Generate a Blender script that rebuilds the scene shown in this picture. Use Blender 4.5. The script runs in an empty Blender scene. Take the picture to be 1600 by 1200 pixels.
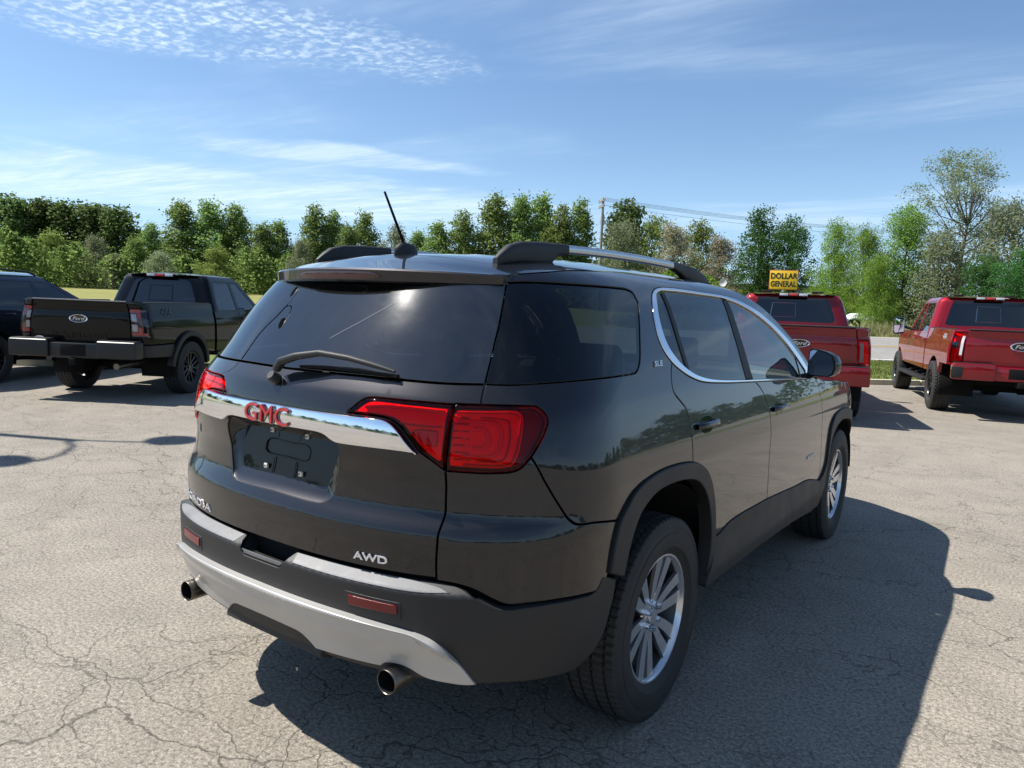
import bpy, bmesh, math, random
import numpy as np
from mathutils import Vector, Matrix, geometry

# ------------------------------------------------------------------ camera, sky, sun, exposure
scene = bpy.context.scene
col = scene.collection
CAM = (1.971, -2.4807, 1.5034)
YAW, PITCH, ROLL, FPX = .6179, -.1058, .0385, 1152.0
_cy, _sy, _cp, _sp = math.cos(YAW), math.sin(YAW), math.cos(PITCH), math.sin(PITCH)
_f = Vector((-_sy * _cp, _cy * _cp, _sp)); _r = Vector((_cy, _sy, 0)); _u = _r.cross(_f)
_r2 = math.cos(ROLL) * _r + math.sin(ROLL) * _u; _u2 = -math.sin(ROLL) * _r + math.cos(ROLL) * _u
cam_data = bpy.data.cameras.new('camera'); cam = bpy.data.objects.new('camera', cam_data); col.objects.link(cam)
m3 = Matrix((_r2, _u2, -_f)).transposed()
cam.matrix_world = Matrix.Translation(CAM) @ m3.to_4x4()
cam_data.sensor_width = 36.0; cam_data.lens = FPX / 1600 * 36.0
cam_data.clip_start = .05; cam_data.clip_end = 5000
scene.camera = cam

SUN = Vector((-.522, -.251, .815)).normalized()
SUN_EL = math.asin(SUN.z); SUN_AZ = math.atan2(SUN.x, SUN.y)
sd = bpy.data.lights.new('sun', 'SUN'); sd.energy = 4.3; sd.angle = math.radians(.53); sd.color = (1, .955, .88)
so = bpy.data.objects.new('sun', sd); col.objects.link(so)
so.rotation_euler = SUN.to_track_quat('Z', 'Y').to_euler()

world = bpy.data.worlds.new('World'); scene.world = world; world.use_nodes = True
def build_world():
    nt = world.node_tree; N = nt.nodes; L = nt.links; N.clear()
    out = N.new('ShaderNodeOutputWorld'); bg = N.new('ShaderNodeBackground'); bg.inputs[1].default_value = .075
    sky = N.new('ShaderNodeTexSky'); sky.sky_type = 'NISHITA'; sky.sun_disc = False
    sky.sun_elevation = SUN_EL; sky.sun_rotation = SUN_AZ % (2 * math.pi)
    sky.altitude = 200; sky.air_density = 1.0; sky.dust_density = .35; sky.ozone_density = 2.2
    tc = N.new('ShaderNodeTexCoord'); sep = N.new('ShaderNodeSeparateXYZ'); L.new(tc.outputs['Generated'], sep.inputs[0])
    def mth(op, a, b=None, c=None):
        n = N.new('ShaderNodeMath'); n.operation = op
        for i, v in enumerate((a, b, c)):
            if v is None: continue
            if isinstance(v, (int, float)): n.inputs[i].default_value = v
            else: L.new(v, n.inputs[i])
        return n.outputs[0]
    zc = mth('MAXIMUM', sep.outputs[2], .03)
    u = mth('DIVIDE', sep.outputs[0], zc); v = mth('DIVIDE', sep.outputs[1], zc)
    cmb = N.new('ShaderNodeCombineXYZ'); L.new(u, cmb.inputs[0]); L.new(v, cmb.inputs[1])
    def mapped(rot, sx, sy, loc=(0, 0, 0)):
        m = N.new('ShaderNodeMapping'); m.inputs['Rotation'].default_value = (0, 0, rot); m.inputs['Scale'].default_value = (sx, sy, 1)
        m.inputs['Location'].default_value = loc; L.new(cmb.outputs[0], m.inputs[0]); return m.outputs[0]
    def noise(vec, scale, detail=6, rough=.55, dist=0.):
        n = N.new('ShaderNodeTexNoise'); n.inputs['Scale'].default_value = scale; n.inputs['Detail'].default_value = detail
        n.inputs['Roughness'].default_value = rough; n.inputs['Distortion'].default_value = dist; L.new(vec, n.inputs['Vector']); return n.outputs[0]
    def ramp(x, a, b):
        n = N.new('ShaderNodeMapRange'); n.interpolation_type = 'SMOOTHSTEP'; n.inputs[1].default_value = a; n.inputs[2].default_value = b
        L.new(x, n.inputs[0]); return n.outputs[0]
    def blob(cx, cy, rot, ra, rb):           # soft elliptical cloud field in the plane of the cloud layer
        c, s = math.cos(rot), math.sin(rot)
        du = mth('SUBTRACT', u, cx); dv = mth('SUBTRACT', v, cy)
        a = mth('DIVIDE', mth('ADD', mth('MULTIPLY', du, c), mth('MULTIPLY', dv, s)), ra)
        b = mth('DIVIDE', mth('SUBTRACT', mth('MULTIPLY', dv, c), mth('MULTIPLY', du, s)), rb)
        d = mth('SQRT', mth('ADD', mth('MULTIPLY', a, a), mth('MULTIPLY', b, b)))
        d2 = mth('ADD', d, mth('MULTIPLY', mth('SUBTRACT', noise(cmb.outputs[0], 1.6, 4), .5), 1.1))
        return ramp(d2, 1.05, .45)
    # rippled altocumulus field
    cells = noise(mapped(.75, 1.0, 1.5), 17, 3, .5, .3)
    cells2 = noise(mapped(.2, 1.3, 1.0), 29, 3, .55, .2)
    rip = ramp(mth('ADD', mth('MULTIPLY', cells, .65), mth('MULTIPLY', cells2, .35)), .43, .66)
    f1 = mth('MULTIPLY', blob(-2.66, 1.74, math.atan2(1.3, 1.0), 1.10, .47), ramp(noise(mapped(.4, 1.0, 1.0, (1.7, 0, 0)), 2.6, 3, .5), .28, .56))
    alto = mth('MULTIPLY', f1, mth('ADD', mth('MULTIPLY', rip, .92), .14))
    # streaky cirrus
    streak = noise(mapped(-.62, .35, 1.6), 1.5, 9, .62, .7)
    fine = noise(mapped(-.62, .9, 5.0), 2.2, 7, .65, .5)
    st = ramp(mth('ADD', mth('MULTIPLY', streak, .6), mth('MULTIPLY', fine, .4)), .40, .62)
    f2 = blob(-6.9, 4.4, .98, 5.0, 2.3); f3 = blob(-4.1, 3.65, 1.0, 1.15, .50); f4 = blob(-2.6, 8.2, .2, 1.8, .9)
    wide_fill = ramp(noise(mapped(-.5, .5, 1.1, (3.1, .7, 0)), .55, 5, .55, .4), .47, .74)  # thin cirrus over the whole dome, extra cover added as neutral shadow fill
    cir = mth('MAXIMUM', mth('MAXIMUM', mth('MULTIPLY', f2, .95), mth('MULTIPLY', f3, .75)), mth('MAXIMUM', mth('MULTIPLY', f4, .45), mth('MULTIPLY', wide_fill, .55)))
    cir = mth('MULTIPLY', cir, mth('ADD', mth('MULTIPLY', st, .66), .40))
    fade = ramp(sep.outputs[2], .02, .10)
    mask = mth('MULTIPLY', mth('MINIMUM', mth('MAXIMUM', alto, cir), 1.0), fade)
    mask = mth('MULTIPLY', mask, .82)
    mix = N.new('ShaderNodeMix'); mix.data_type = 'RGBA'
    hz = N.new('ShaderNodeMix'); hz.data_type = 'RGBA'; hf = mth('MULTIPLY', ramp(sep.outputs[2], .22, .0), .62)   # pale blue haze low over the horizon
    L.new(hf, hz.inputs[0]); L.new(sky.outputs[0], hz.inputs[6]); hz.inputs[7].default_value = (3.5, 5.2, 7.6, 1)
    L.new(mask, mix.inputs[0]); L.new(hz.outputs[2], mix.inputs[6]); mix.inputs[7].default_value = (6.6, 7.3, 8.0, 1)
    tn = N.new('ShaderNodeVectorMath'); tn.operation = 'MULTIPLY'; tn.inputs[1].default_value = (.90, .99, 1.06); L.new(mix.outputs[2], tn.inputs[0]); L.new(tn.outputs[0], bg.inputs[0]); L.new(bg.outputs[0], out.inputs[0])
build_world()
vs = scene.view_settings
vs.view_transform = 'Standard'; vs.look = 'None'; vs.exposure = .95; vs.gamma = 1; vs.use_curve_mapping = False
scene.cycles.max_bounces = 8; scene.cycles.transparent_max_bounces = 24; scene.cycles.caustics_reflective = False; scene.cycles.caustics_refractive = False
scene.cycles.glossy_bounces = 4; scene.cycles.use_denoising = True
try: scene.cycles.sample_clamp_indirect = 8
except Exception: pass

# ------------------------------------------------------------------ helpers: objects
def tag(o, label=None, cat=None, group=None, kind=None):
    if label: o['label'] = label
    if cat: o['category'] = cat
    if group: o['group'] = group
    if kind: o['kind'] = kind
    return o
def empty(name, loc=(0, 0, 0), rz=0., s=1., parent=None):
    o = bpy.data.objects.new(name, None); col.objects.link(o); o.location = loc; o.rotation_euler = (0, 0, rz); o.scale = (s, s, s)
    o.empty_display_size = .2
    if parent: o.parent = parent
    return o
def mobj(name, V, F, mat, parent=None, normals=None, smooth=True, mats=None, fm=None):
    me = bpy.data.meshes.new(name)
    V = np.asarray(V, float)
    me.from_pydata(V.tolist(), [], [list(map(int, f)) for f in F])
    for m in (mats or [mat]): me.materials.append(m)
    if fm is not None: me.polygons.foreach_set('material_index', np.asarray(fm, 'i'))
    me.polygons.foreach_set('use_smooth', np.full(len(me.polygons), smooth))
    me.update()
    if normals is not None: me.normals_split_custom_set_from_vertices(np.asarray(normals, float).tolist())
    o = bpy.data.objects.new(name, me); col.objects.link(o)
    if parent: o.parent = parent
    return o
def auto_smooth(o, deg=35):
    me = o.data
    bm = bmesh.new(); bm.from_mesh(me)
    for e in bm.edges:
        if len(e.link_faces) == 2: e.smooth = e.calc_face_angle(0) < math.radians(deg)
        else: e.smooth = False
    for f in bm.faces: f.smooth = True
    bm.to_mesh(me); bm.free(); return o
def bm_obj(name, bm, mat, parent=None, deg=35):
    bmesh.ops.recalc_face_normals(bm, faces=bm.faces)
    me = bpy.data.meshes.new(name); bm.to_mesh(me); bm.free(); me.materials.append(mat)
    o = bpy.data.objects.new(name, me); col.objects.link(o)
    if parent: o.parent = parent
    return auto_smooth(o, deg)
def add_box(bm, c, s, rot=None, bev=0., seg=2, taper=None):
    r = bmesh.ops.create_cube(bm, size=1); vs_ = r['verts']
    for v in vs_:
        if taper: v.co.x *= (taper[0] if v.co.z > 0 else 1); v.co.y *= (taper[1] if v.co.z > 0 else 1)
        v.co = Vector((v.co.x * s[0], v.co.y * s[1], v.co.z * s[2]))
    if bev > 0:
        es = list({e for v in vs_ for e in v.link_edges})
        r2 = bmesh.ops.bevel(bm, geom=es, offset=bev, segments=seg, profile=.6, affect='EDGES')
        vs_ = list({v for f in r2['faces'] for v in f.verts} | {v for v in vs_ if v.is_valid})
    M = Matrix.Translation(c) @ (rot.to_4x4() if rot is not None else Matrix.Identity(4))
    for v in vs_: v.co = M @ v.co
    return vs_
def box(name, c, s, mat, parent=None, rot=None, bev=.01, seg=2, taper=None):
    bm = bmesh.new(); add_box(bm, Vector(c), s, rot, bev, seg, taper); return bm_obj(name, bm, mat, parent)
def frames(pts):
    pts = [Vector(p) for p in pts]; T = []
    for i in range(len(pts)):
        a = pts[max(i - 1, 0)]; b = pts[min(i + 1, len(pts) - 1)]; T.append((b - a).normalized())
    up = Vector((0, 0, 1)) if abs(T[0].z) < .9 else Vector((1, 0, 0))
    n = (up - up.dot(T[0]) * T[0]).normalized(); out = []
    for i, t in enumerate(T):
        n = (n - n.dot(t) * t).normalized(); out.append((pts[i], t, n, t.cross(n)))
    return out
def tube_vf(pts, rad, seg=10, caps=True, sq=None):
    V = []; F = []; fr = frames(pts)
    for i, (p, t, n, b) in enumerate(fr):
        r = rad[i] if isinstance(rad, list) else rad
        ra, rb = (r if hasattr(r, '__len__') else (r, r))
        for k in range(seg):
            a = 2 * math.pi * (k + .5) / seg
            ca, sa = math.cos(a), math.sin(a)
            if sq: ca = math.copysign(abs(ca) ** sq, ca); sa = math.copysign(abs(sa) ** sq, sa)
            V.append(p + n * (ra * ca) + b * (rb * sa))
    m = len(fr)
    for i in range(m - 1):
        for k in range(seg):
            k2 = (k + 1) % seg; F.append((i * seg + k, i * seg + k2, (i + 1) * seg + k2, (i + 1) * seg + k))
    if caps: F.append(tuple(range(seg - 1, -1, -1))); F.append(tuple((m - 1) * seg + k for k in range(seg)))
    return V, F
def tube(name, pts, rad, mat, parent=None, seg=10, caps=True, sq=None, deg=40):
    V, F = tube_vf(pts, rad, seg, caps, sq)
    return auto_smooth(mobj(name, V, F, mat, parent), deg)
def loft(name, secs, mat, parent=None, closed=True, caps=True, deg=40):
    secs = [np.asarray(s, float) for s in secs]; m = len(secs[0]); V = np.concatenate(secs); F = []
    for i in range(len(secs) - 1):
        for k in range(m if closed else m - 1):
            k2 = (k + 1) % m; F.append((i * m + k, i * m + k2, (i + 1) * m + k2, (i + 1) * m + k))
    if caps and closed: F.append(tuple(range(m - 1, -1, -1))); F.append(tuple((len(secs) - 1) * m + k for k in range(m)))
    o = mobj(name, V, F, mat, parent)
    bm = bmesh.new(); bm.from_mesh(o.data); bmesh.ops.recalc_face_normals(bm, faces=bm.faces); bm.to_mesh(o.data); bm.free()
    return auto_smooth(o, deg)
def revolve(name, prof, mat, parent=None, seg=64, axis='X', center=(0, 0, 0), deg=35, closed=False):
    """prof: list of (axial, radius)"""
    V = []; F = []; n = len(prof)
    for i in range(seg):
        a = 2 * math.pi * i / seg; c, s = math.cos(a), math.sin(a)
        for ax, r in prof:
            p = (ax, r * c, r * s) if axis == 'X' else ((r * c, ax, r * s) if axis == 'Y' else (r * c, r * s, ax))
            V.append((p[0] + center[0], p[1] + center[1], p[2] + center[2]))
    for i in range(seg):
        j = (i + 1) % seg
        for k in range(n if closed else n - 1):
            k2 = (k + 1) % n; F.append((i * n + k, i * n + k2, j * n + k2, j * n + k))
    o = mobj(name, V, F, mat, parent)
    bm = bmesh.new(); bm.from_mesh(o.data); bmesh.ops.remove_doubles(bm, verts=bm.verts, dist=1e-5); bmesh.ops.recalc_face_normals(bm, faces=bm.faces); bm.to_mesh(o.data); bm.free()
    return auto_smooth(o, deg)
def copy_tree(o, parent=None):
    c = o.copy(); col.objects.link(c); c.parent = parent
    for ch in list(o.children): copy_tree(ch, c)
    return c

# ------------------------------------------------------------------ helpers: materials
def mat_p(name, color, rough=.5, metal=0., coat=0., spec=.5, **kw):
    m = bpy.data.materials.new(name); m.use_nodes = True; b = m.node_tree.nodes['Principled BSDF']
    b.inputs['Base Color'].default_value = (*color, 1); b.inputs['Roughness'].default_value = rough; b.inputs['Metallic'].default_value = metal
    b.inputs['Coat Weight'].default_value = coat; b.inputs['Coat Roughness'].default_value = kw.get('coat_rough', .02)
    b.inputs['Specular IOR Level'].default_value = spec
    return m
def nodes(m): return m.node_tree.nodes, m.node_tree.links, m.node_tree.nodes['Principled BSDF']
def add_noise_var(m, scale, amt, rough_amt=0., bump=0., bscale=None, detail=5, coords='Object'):
    """multiply base colour by noise, vary roughness, add bump"""
    N, L, b = nodes(m); tc = N.new('ShaderNodeTexCoord')
    nz = N.new('ShaderNodeTexNoise'); nz.inputs['Scale'].default_value = scale; nz.inputs['Detail'].default_value = detail; L.new(tc.outputs[coords], nz.inputs['Vector'])
    if amt:
        mr = N.new('ShaderNodeMapRange'); mr.inputs[1].default_value = .3; mr.inputs[2].default_value = .7; mr.inputs[3].default_value = 1 - amt; mr.inputs[4].default_value = 1 + amt; L.new(nz.outputs[0], mr.inputs[0])
        mx = N.new('ShaderNodeVectorMath'); mx.operation = 'SCALE'; c = b.inputs['Base Color'].default_value; mx.inputs[0].default_value = c[:3]; L.new(mr.outputs[0], mx.inputs['Scale'])
        L.new(mx.outputs[0], b.inputs['Base Color'])
    if rough_amt:
        mr = N.new('ShaderNodeMapRange'); r0 = b.inputs['Roughness'].default_value; mr.inputs[1].default_value = .3; mr.inputs[2].default_value = .7
        mr.inputs[3].default_value = max(0, r0 - rough_amt); mr.inputs[4].default_value = r0 + rough_amt; L.new(nz.outputs[0], mr.inputs[0]); L.new(mr.outputs[0], b.inputs['Roughness'])
    if bump:
        n2 = N.new('ShaderNodeTexNoise'); n2.inputs['Scale'].default_value = bscale or scale * 4; n2.inputs['Detail'].default_value = 3; L.new(tc.outputs[coords], n2.inputs['Vector'])
        bp = N.new('ShaderNodeBump'); bp.inputs['Strength'].default_value = bump; bp.inputs['Distance'].default_value = .002; L.new(n2.outputs[0], bp.inputs['Height']); L.new(bp.outputs[0], b.inputs['Normal'])
    return m
def mat_glass(name, tint, ior=1.5, rough=0., dust=0.):
    m = bpy.data.materials.new(name); m.use_nodes = True; N, L = m.node_tree.nodes, m.node_tree.links; N.clear()
    out = N.new('ShaderNodeOutputMaterial'); mx = N.new('ShaderNodeMixShader'); fr = N.new('ShaderNodeFresnel'); fr.inputs[0].default_value = ior
    tr = N.new('ShaderNodeBsdfTransparent'); tr.inputs[0].default_value = (*tint, 1); gl = N.new('ShaderNodeBsdfGlossy'); gl.inputs['Roughness'].default_value = rough
    gl.inputs[0].default_value = (1, 1, 1, 1)
    L.new(fr.outputs[0], mx.inputs[0]); L.new(tr.outputs[0], mx.inputs[1]); L.new(gl.outputs[0], mx.inputs[2]); L.new(mx.outputs[0], out.inputs[0])
    if dust:      # thin film of dust: a soft sheen round highlights
        g2 = N.new('ShaderNodeBsdfGlossy'); g2.inputs['Roughness'].default_value = .22; df = N.new('ShaderNodeBsdfDiffuse'); df.inputs[0].default_value = (.35, .36, .38, 1); m2 = N.new('ShaderNodeMixShader'); m2.inputs[0].default_value = .35; m3_ = N.new('ShaderNodeMixShader')
        tc = N.new('ShaderNodeTexCoord'); nz = N.new('ShaderNodeTexNoise'); nz.inputs['Scale'].default_value = 6; nz.inputs['Detail'].default_value = 8; nz.inputs['Roughness'].default_value = .7; L.new(tc.outputs['Object'], nz.inputs['Vector'])
        mr = N.new('ShaderNodeMapRange'); mr.inputs[1].default_value = .35; mr.inputs[2].default_value = .75; mr.inputs[3].default_value = dust * .4; mr.inputs[4].default_value = dust * 1.6; L.new(nz.outputs[0], mr.inputs[0])
        L.new(df.outputs[0], m2.inputs[1]); L.new(g2.outputs[0], m2.inputs[2]); L.new(mr.outputs[0], m3_.inputs[0]); L.new(mx.outputs[0], m3_.inputs[1]); L.new(m2.outputs[0], m3_.inputs[2]); L.new(m3_.outputs[0], out.inputs[0])
    return m
def mat_paint(name, base, flake=.35, metal=.55, rough=.38, coat=1.0):
    m = mat_p(name, base, rough, metal, coat, spec=.08); N, L, b = nodes(m)
    tc = N.new('ShaderNodeTexCoord'); vo = N.new('ShaderNodeTexNoise'); vo.inputs['Scale'].default_value = 900; vo.inputs['Detail'].default_value = 1; L.new(tc.outputs['Object'], vo.inputs['Vector'])
    mr = N.new('ShaderNodeMapRange'); mr.inputs[1].default_value = .35; mr.inputs[2].default_value = .7; mr.inputs[3].default_value = 1 - flake; mr.inputs[4].default_value = 1 + flake; L.new(vo.outputs[0], mr.inputs[0])
    # dust that thickens low on the body
    geo = N.new('ShaderNodeTexNoise'); geo.inputs['Scale'].default_value = 3.; geo.inputs['Detail'].default_value = 7; L.new(tc.outputs['Object'], geo.inputs['Vector'])
    mx = N.new('ShaderNodeVectorMath'); mx.operation = 'SCALE'; mx.inputs[0].default_value = base; L.new(mr.outputs[0], mx.inputs['Scale']); L.new(mx.outputs[0], b.inputs['Base Color'])
    cr = N.new('ShaderNodeMapRange'); cr.inputs[1].default_value = .35; cr.inputs[2].default_value = .75; cr.inputs[3].default_value = .012; cr.inputs[4].default_value = .05; L.new(geo.outputs[0], cr.inputs[0]); L.new(cr.outputs[0], b.inputs['Coat Roughness'])
    return m
M = {}
M['paint'] = mat_paint('bronze_grey_paint', (.0215, .0205, .0225), metal=.92, rough=.42)
M['black_paint'] = mat_paint('black_paint', (.0020, .0022, .0028), metal=.3, coat=.48)
M['blue_paint'] = mat_paint('dark_blue_paint', (.005, .010, .022), metal=.4)
M['red_paint'] = mat_paint('red_metallic_paint', (.26, .004, .011), metal=.30, rough=.42)
M['red_paint2'] = mat_paint('deep_red_metallic_paint', (.20, .0035, .009), metal=.30, rough=.42)
M['plastic'] = add_noise_var(mat_p('black_textured_plastic', (.013, .013, .0135), .55), 6, .15, .06, .25, 700)
M['gloss_black'] = mat_p('gloss_black', (.006, .006, .007), .06, 0, .3)
M['matte_black'] = mat_p('matte_black', (.008, .008, .008), .85, spec=.2)
M['seal'] = mat_p('rubber_seal', (.012, .012, .012), .6)
M['silver'] = add_noise_var(mat_p('silver_painted_plastic', (.47, .46, .44), .34, .35, .25), 3, .06, .05)
M['alu'] = add_noise_var(mat_p('brushed_aluminium', (.55, .56, .58), .30, .9), 30, .05, .05)
M['chrome'] = mat_p('chrome', (.82, .83, .85), .025, 1.0)
M['dark_chrome'] = mat_p('dark_chrome', (.30, .30, .31), .08, 1.0)
M['satin_trim'] = mat_p('satin_window_trim', (.80, .82, .86), .14, 1.0)
M['rim'] = mat_p('machined_rim', (.72, .72, .73), .24, .75, .4)
M['rim_dark'] = mat_p('painted_rim_pocket', (.06, .06, .065), .35, .4)
M['rim_black'] = mat_p('gloss_black_rim', (.015, .015, .016), .25, .2, .5)
M['rubber'] = add_noise_var(mat_p('tyre_rubber', (.022, .021, .020), .72), 9, .3, .08, .2, 300)
M['glass'] = mat_glass('privacy_glass', (.05, .06, .07), 1.95, 0, .009)
M['glass_s'] = mat_glass('side_privacy_glass', (.10, .115, .12), 1.55)
M['glass_q'] = mat_glass('dark_quarter_glass', (.085, .10, .11), 1.5)
M['glass_f'] = mat_glass('front_glass', (.50, .60, .57), 1.75)
M['glass_dk'] = mat_glass('truck_privacy_glass', (.02, .022, .026), 1.75)
M['lens_red'] = mat_glass('red_lens', (1.0, .16, .19), 1.28, .01)
M['lens_clear'] = mat_glass('clear_lens', (.85, .85, .86), 1.5, .01)
M['lamp_silver'] = mat_p('lamp_reflector', (.82, .80, .79), .35, .15)
M['lamp_inner'] = mat_p('lamp_inner_red', (.93, .008, .022), .45, 0, 0, .2)
M['lamp_maroon'] = mat_p('lamp_maroon', (.10, .008, .014), .3, 0, .4)
M['lamp_dark'] = mat_p('lamp_bezel', (.16, .12, .12), .35)
M['lamp_red'] = mat_p('red_reflector', (.12, .004, .006), .3, 0, .2)
M['lamp_glow'] = mat_p('bright_red_plastic', (.88, .035, .035), .25, 0, .6)
M['badge_red'] = mat_p('badge_red', (.42, .012, .018), .25, 0, .7)
M['badge_white'] = mat_p('badge_pale', (.75, .75, .76), .25, .5)
M['interior'] = add_noise_var(mat_p('interior_fabric', (.020, .020, .022), .85), 20, .2)
M['interior_lt'] = mat_p('grey_headliner', (.16, .155, .15), .9)
M['mirror'] = mat_p('mirror_silver', (.9, .9, .9), .01, 1.0)
M['steel_dark'] = add_noise_var(mat_p('exhaust_steel', (.16, .14, .12), .35, .9), 14, .25, .1)
M['brake'] = mat_p('brake_disc', (.18, .16, .15), .45, .9)
M['nut_brass'] = mat_p('nylon_screw_insert', (.72, .66, .55), .5)

# ------------------------------------------------------------------ helpers: curved body shells and panels cut from them
def smooth_table(pts, lo=-.1, hi=2.3, n=2401, sig=.012):
    pts = np.array(pts, float); g = np.linspace(lo, hi, n); v = np.interp(g, pts[:, 0], pts[:, 1])
    m0 = (pts[1, 1] - pts[0, 1]) / (pts[1, 0] - pts[0, 0]); m1 = (pts[-1, 1] - pts[-2, 1]) / (pts[-1, 0] - pts[-2, 0])
    v = np.where(g < pts[0, 0], pts[0, 1] + m0 * (g - pts[0, 0]), v); v = np.where(g > pts[-1, 0], pts[-1, 1] + m1 * (g - pts[-1, 0]), v)
    h = (hi - lo) / (n - 1); k = int(4 * sig / h) + 1; x = np.arange(-k, k + 1) * h; w = np.exp(-.5 * (x / sig) ** 2); w /= w.sum()
    vp = np.concatenate([v[0] + np.arange(-k, 0) * (v[1] - v[0]), v, v[-1] + np.arange(1, k + 1) * (v[-1] - v[-2])])
    return g, np.convolve(vp, w, 'valid')
def tab(T, z): return np.interp(z, T[0], T[1])
class Shell:
    """vertical-walled body: plan outline is a rounded tail, straight flanks and a rounded nose; t = metres round from the rear centre"""
    def __init__(self, R, W, Nn, D, F=None, nf=2.6, yref=-.42, yfront=2.9, belly=.0095, ymid=1.2, canon=(.93, .6, 2.6), tail=.9):
        self.R, self.W, self.N, self.D, self.F = R, W, Nn, D, F
        ph = np.linspace(0, np.pi / 2, 4001); w, d, n = canon
        x = w * np.sin(ph) ** (2 / n); y = d - d * np.cos(ph) ** (2 / n)
        self.s = np.concatenate([[0], np.cumsum(np.hypot(np.diff(x), np.diff(y)))]); self.ph = ph; self.TL = self.s[-1]
        self.yref, self.yf, self.belly, self.ymid, self.nf, self.tail = yref, yfront, belly, ymid, nf, tail
        self.TF = self.TL + (yfront - yref)
    def S(self, t, z):
        t = np.asarray(t, float); z = np.asarray(z, float) * np.ones_like(t)
        sg = np.where(t < 0, -1., 1.); t = np.abs(t)
        R, W, n, D = tab(self.R, z), tab(self.W, z), tab(self.N, z), tab(self.D, z)
        ph = np.interp(np.minimum(t, self.TL), self.s, self.ph)
        x = W * np.power(np.maximum(np.sin(ph), 1e-12), 2 / n); y = R + D - D * np.power(np.maximum(np.cos(ph), 1e-12), 2 / n)
        ys = np.maximum(t - self.TL, 0); y0 = R + D
        yside = self.yref + ys + (y0 - self.yref) * np.exp(-ys / self.tail)
        y = np.where(t > self.TL, yside, y)
        x = x * np.where(t > self.TL, 1 - self.belly * (np.maximum(y - self.ymid, 0) / 1.4) ** 2, 1.)
        if self.F is not None:
            fr = t > self.TF
            if fr.any():
                p2 = np.interp(np.clip(self.TL - (t - self.TF), 0, self.TL), self.s, self.ph)
                Fz = tab(self.F, z); wf = W * (1 - self.belly * ((self.yf - self.ymid) / 1.4) ** 2)
                x = np.where(fr, wf * np.power(np.maximum(np.sin(p2), 1e-12), 2 / self.nf), x)
                y = np.where(fr, self.yf + (Fz - self.yf) * np.power(np.maximum(np.cos(p2), 1e-12), 2 / self.nf), y)
        return np.stack([sg * x, y, z], -1)
    def n(self, t, z, e=2e-3):
        t = np.asarray(t, float); z = np.asarray(z, float)
        v = np.cross(self.S(t + e, z) - self.S(t - e, z), self.S(t, z + e) - self.S(t, z - e))
        return v / np.maximum(np.linalg.norm(v, axis=-1, keepdims=True), 1e-12)
    def P(self, t, z, off=0.):
        return self.S(t, z) + self.n(t, z) * (np.asarray(off)[..., None] if hasattr(off, '__len__') else off)
    def t_of_y(self, y, z):
        tt = np.linspace(self.TL, self.TF, 800); return float(np.interp(y, self.S(tt, z)[:, 1], tt))
def cr(pts, step=.012, sharp=()):
    """Catmull-Rom through points (corner indices in sharp stay hard), resampled"""
    pts = np.asarray(pts, float); n = len(pts); brk = sorted({0, n - 1} | set(sharp)); out = []
    for a, b in zip(brk[:-1], brk[1:]):
        q = pts[a:b + 1]
        if len(q) == 2: seg = [q[0] + (q[1] - q[0]) * u for u in np.linspace(0, 1, max(2, int(np.linalg.norm(q[1] - q[0]) / step) + 1))]
        else:
            qq = np.concatenate([[2 * q[0] - q[1]], q, [2 * q[-1] - q[-2]]]); seg = []
            for i in range(1, len(qq) - 2):
                p0, p1, p2, p3 = qq[i - 1:i + 3]; d = [max(np.linalg.norm(b_ - a_), 1e-9) ** .5 for a_, b_ in ((p0, p1), (p1, p2), (p2, p3))]
                m1 = (p2 - p1) + d[1] * ((p1 - p0) / d[0] - (p2 - p0) / (d[0] + d[1])); m2 = (p2 - p1) + d[1] * ((p3 - p2) / d[2] - (p3 - p1) / (d[1] + d[2]))
                k = max(2, int(np.linalg.norm(p2 - p1) / step) + 1)
                for u in np.linspace(0, 1, k, endpoint=False):
                    seg.append((2 * u**3 - 3 * u**2 + 1) * p1 + (u**3 - 2 * u**2 + u) * m1 + (-2 * u**3 + 3 * u**2) * p2 + (u**3 - u**2) * m2)
            seg.append(q[-1])
        out += seg[(1 if out else 0):]
    return np.array(out)
def join(*cs):
    out = []
    for c in cs:
        for p in np.asarray(c, float):
            if not out or np.hypot(*(p - out[-1])) > 1e-4: out.append(p)
    if np.hypot(*(out[0] - out[-1])) < 1e-4: out.pop()
    return np.array(out)
def mir(c): c = np.asarray(c, float).copy(); c[:, 0] *= -1; return c[::-1]
def dens(poly, step):
    out = []; n = len(poly)
    for i in range(n):
        a, b = poly[i], poly[(i + 1) % n]; k = max(1, int(np.ceil(np.linalg.norm(b - a) / step)))
        for j in range(k): out.append(a + (b - a) * j / k)
    return np.array(out)
def area(p): x, y = p[:, 0], p[:, 1]; return .5 * np.sum(x * np.roll(y, -1) - np.roll(x, -1) * y)
def inset(p, d):
    """move a CCW polygon inwards by d"""
    if abs(d) < 1e-9: return p.copy()
    e = np.roll(p, -1, 0) - p; L = np.maximum(np.linalg.norm(e, axis=1, keepdims=True), 1e-9); n = np.stack([-e[:, 1], e[:, 0]], 1) / L
    npv = np.roll(n, 1, 0); s = n + npv; m = np.sum(s * s, 1, keepdims=True)
    off = 2 * s / np.maximum(m, .8)
    return p + off * d
def inside(pts, poly):
    x, y = pts[:, 0][:, None], pts[:, 1][:, None]; x0, y0 = poly[:, 0][None], poly[:, 1][None]; x1, y1 = np.roll(poly[:, 0], -1)[None], np.roll(poly[:, 1], -1)[None]
    c = ((y0 > y) != (y1 > y)) & (x < (x1 - x0) * (y - y0) / np.where(y1 == y0, 1e-12, y1 - y0) + x0)
    return c.sum(1) % 2 == 1
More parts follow.
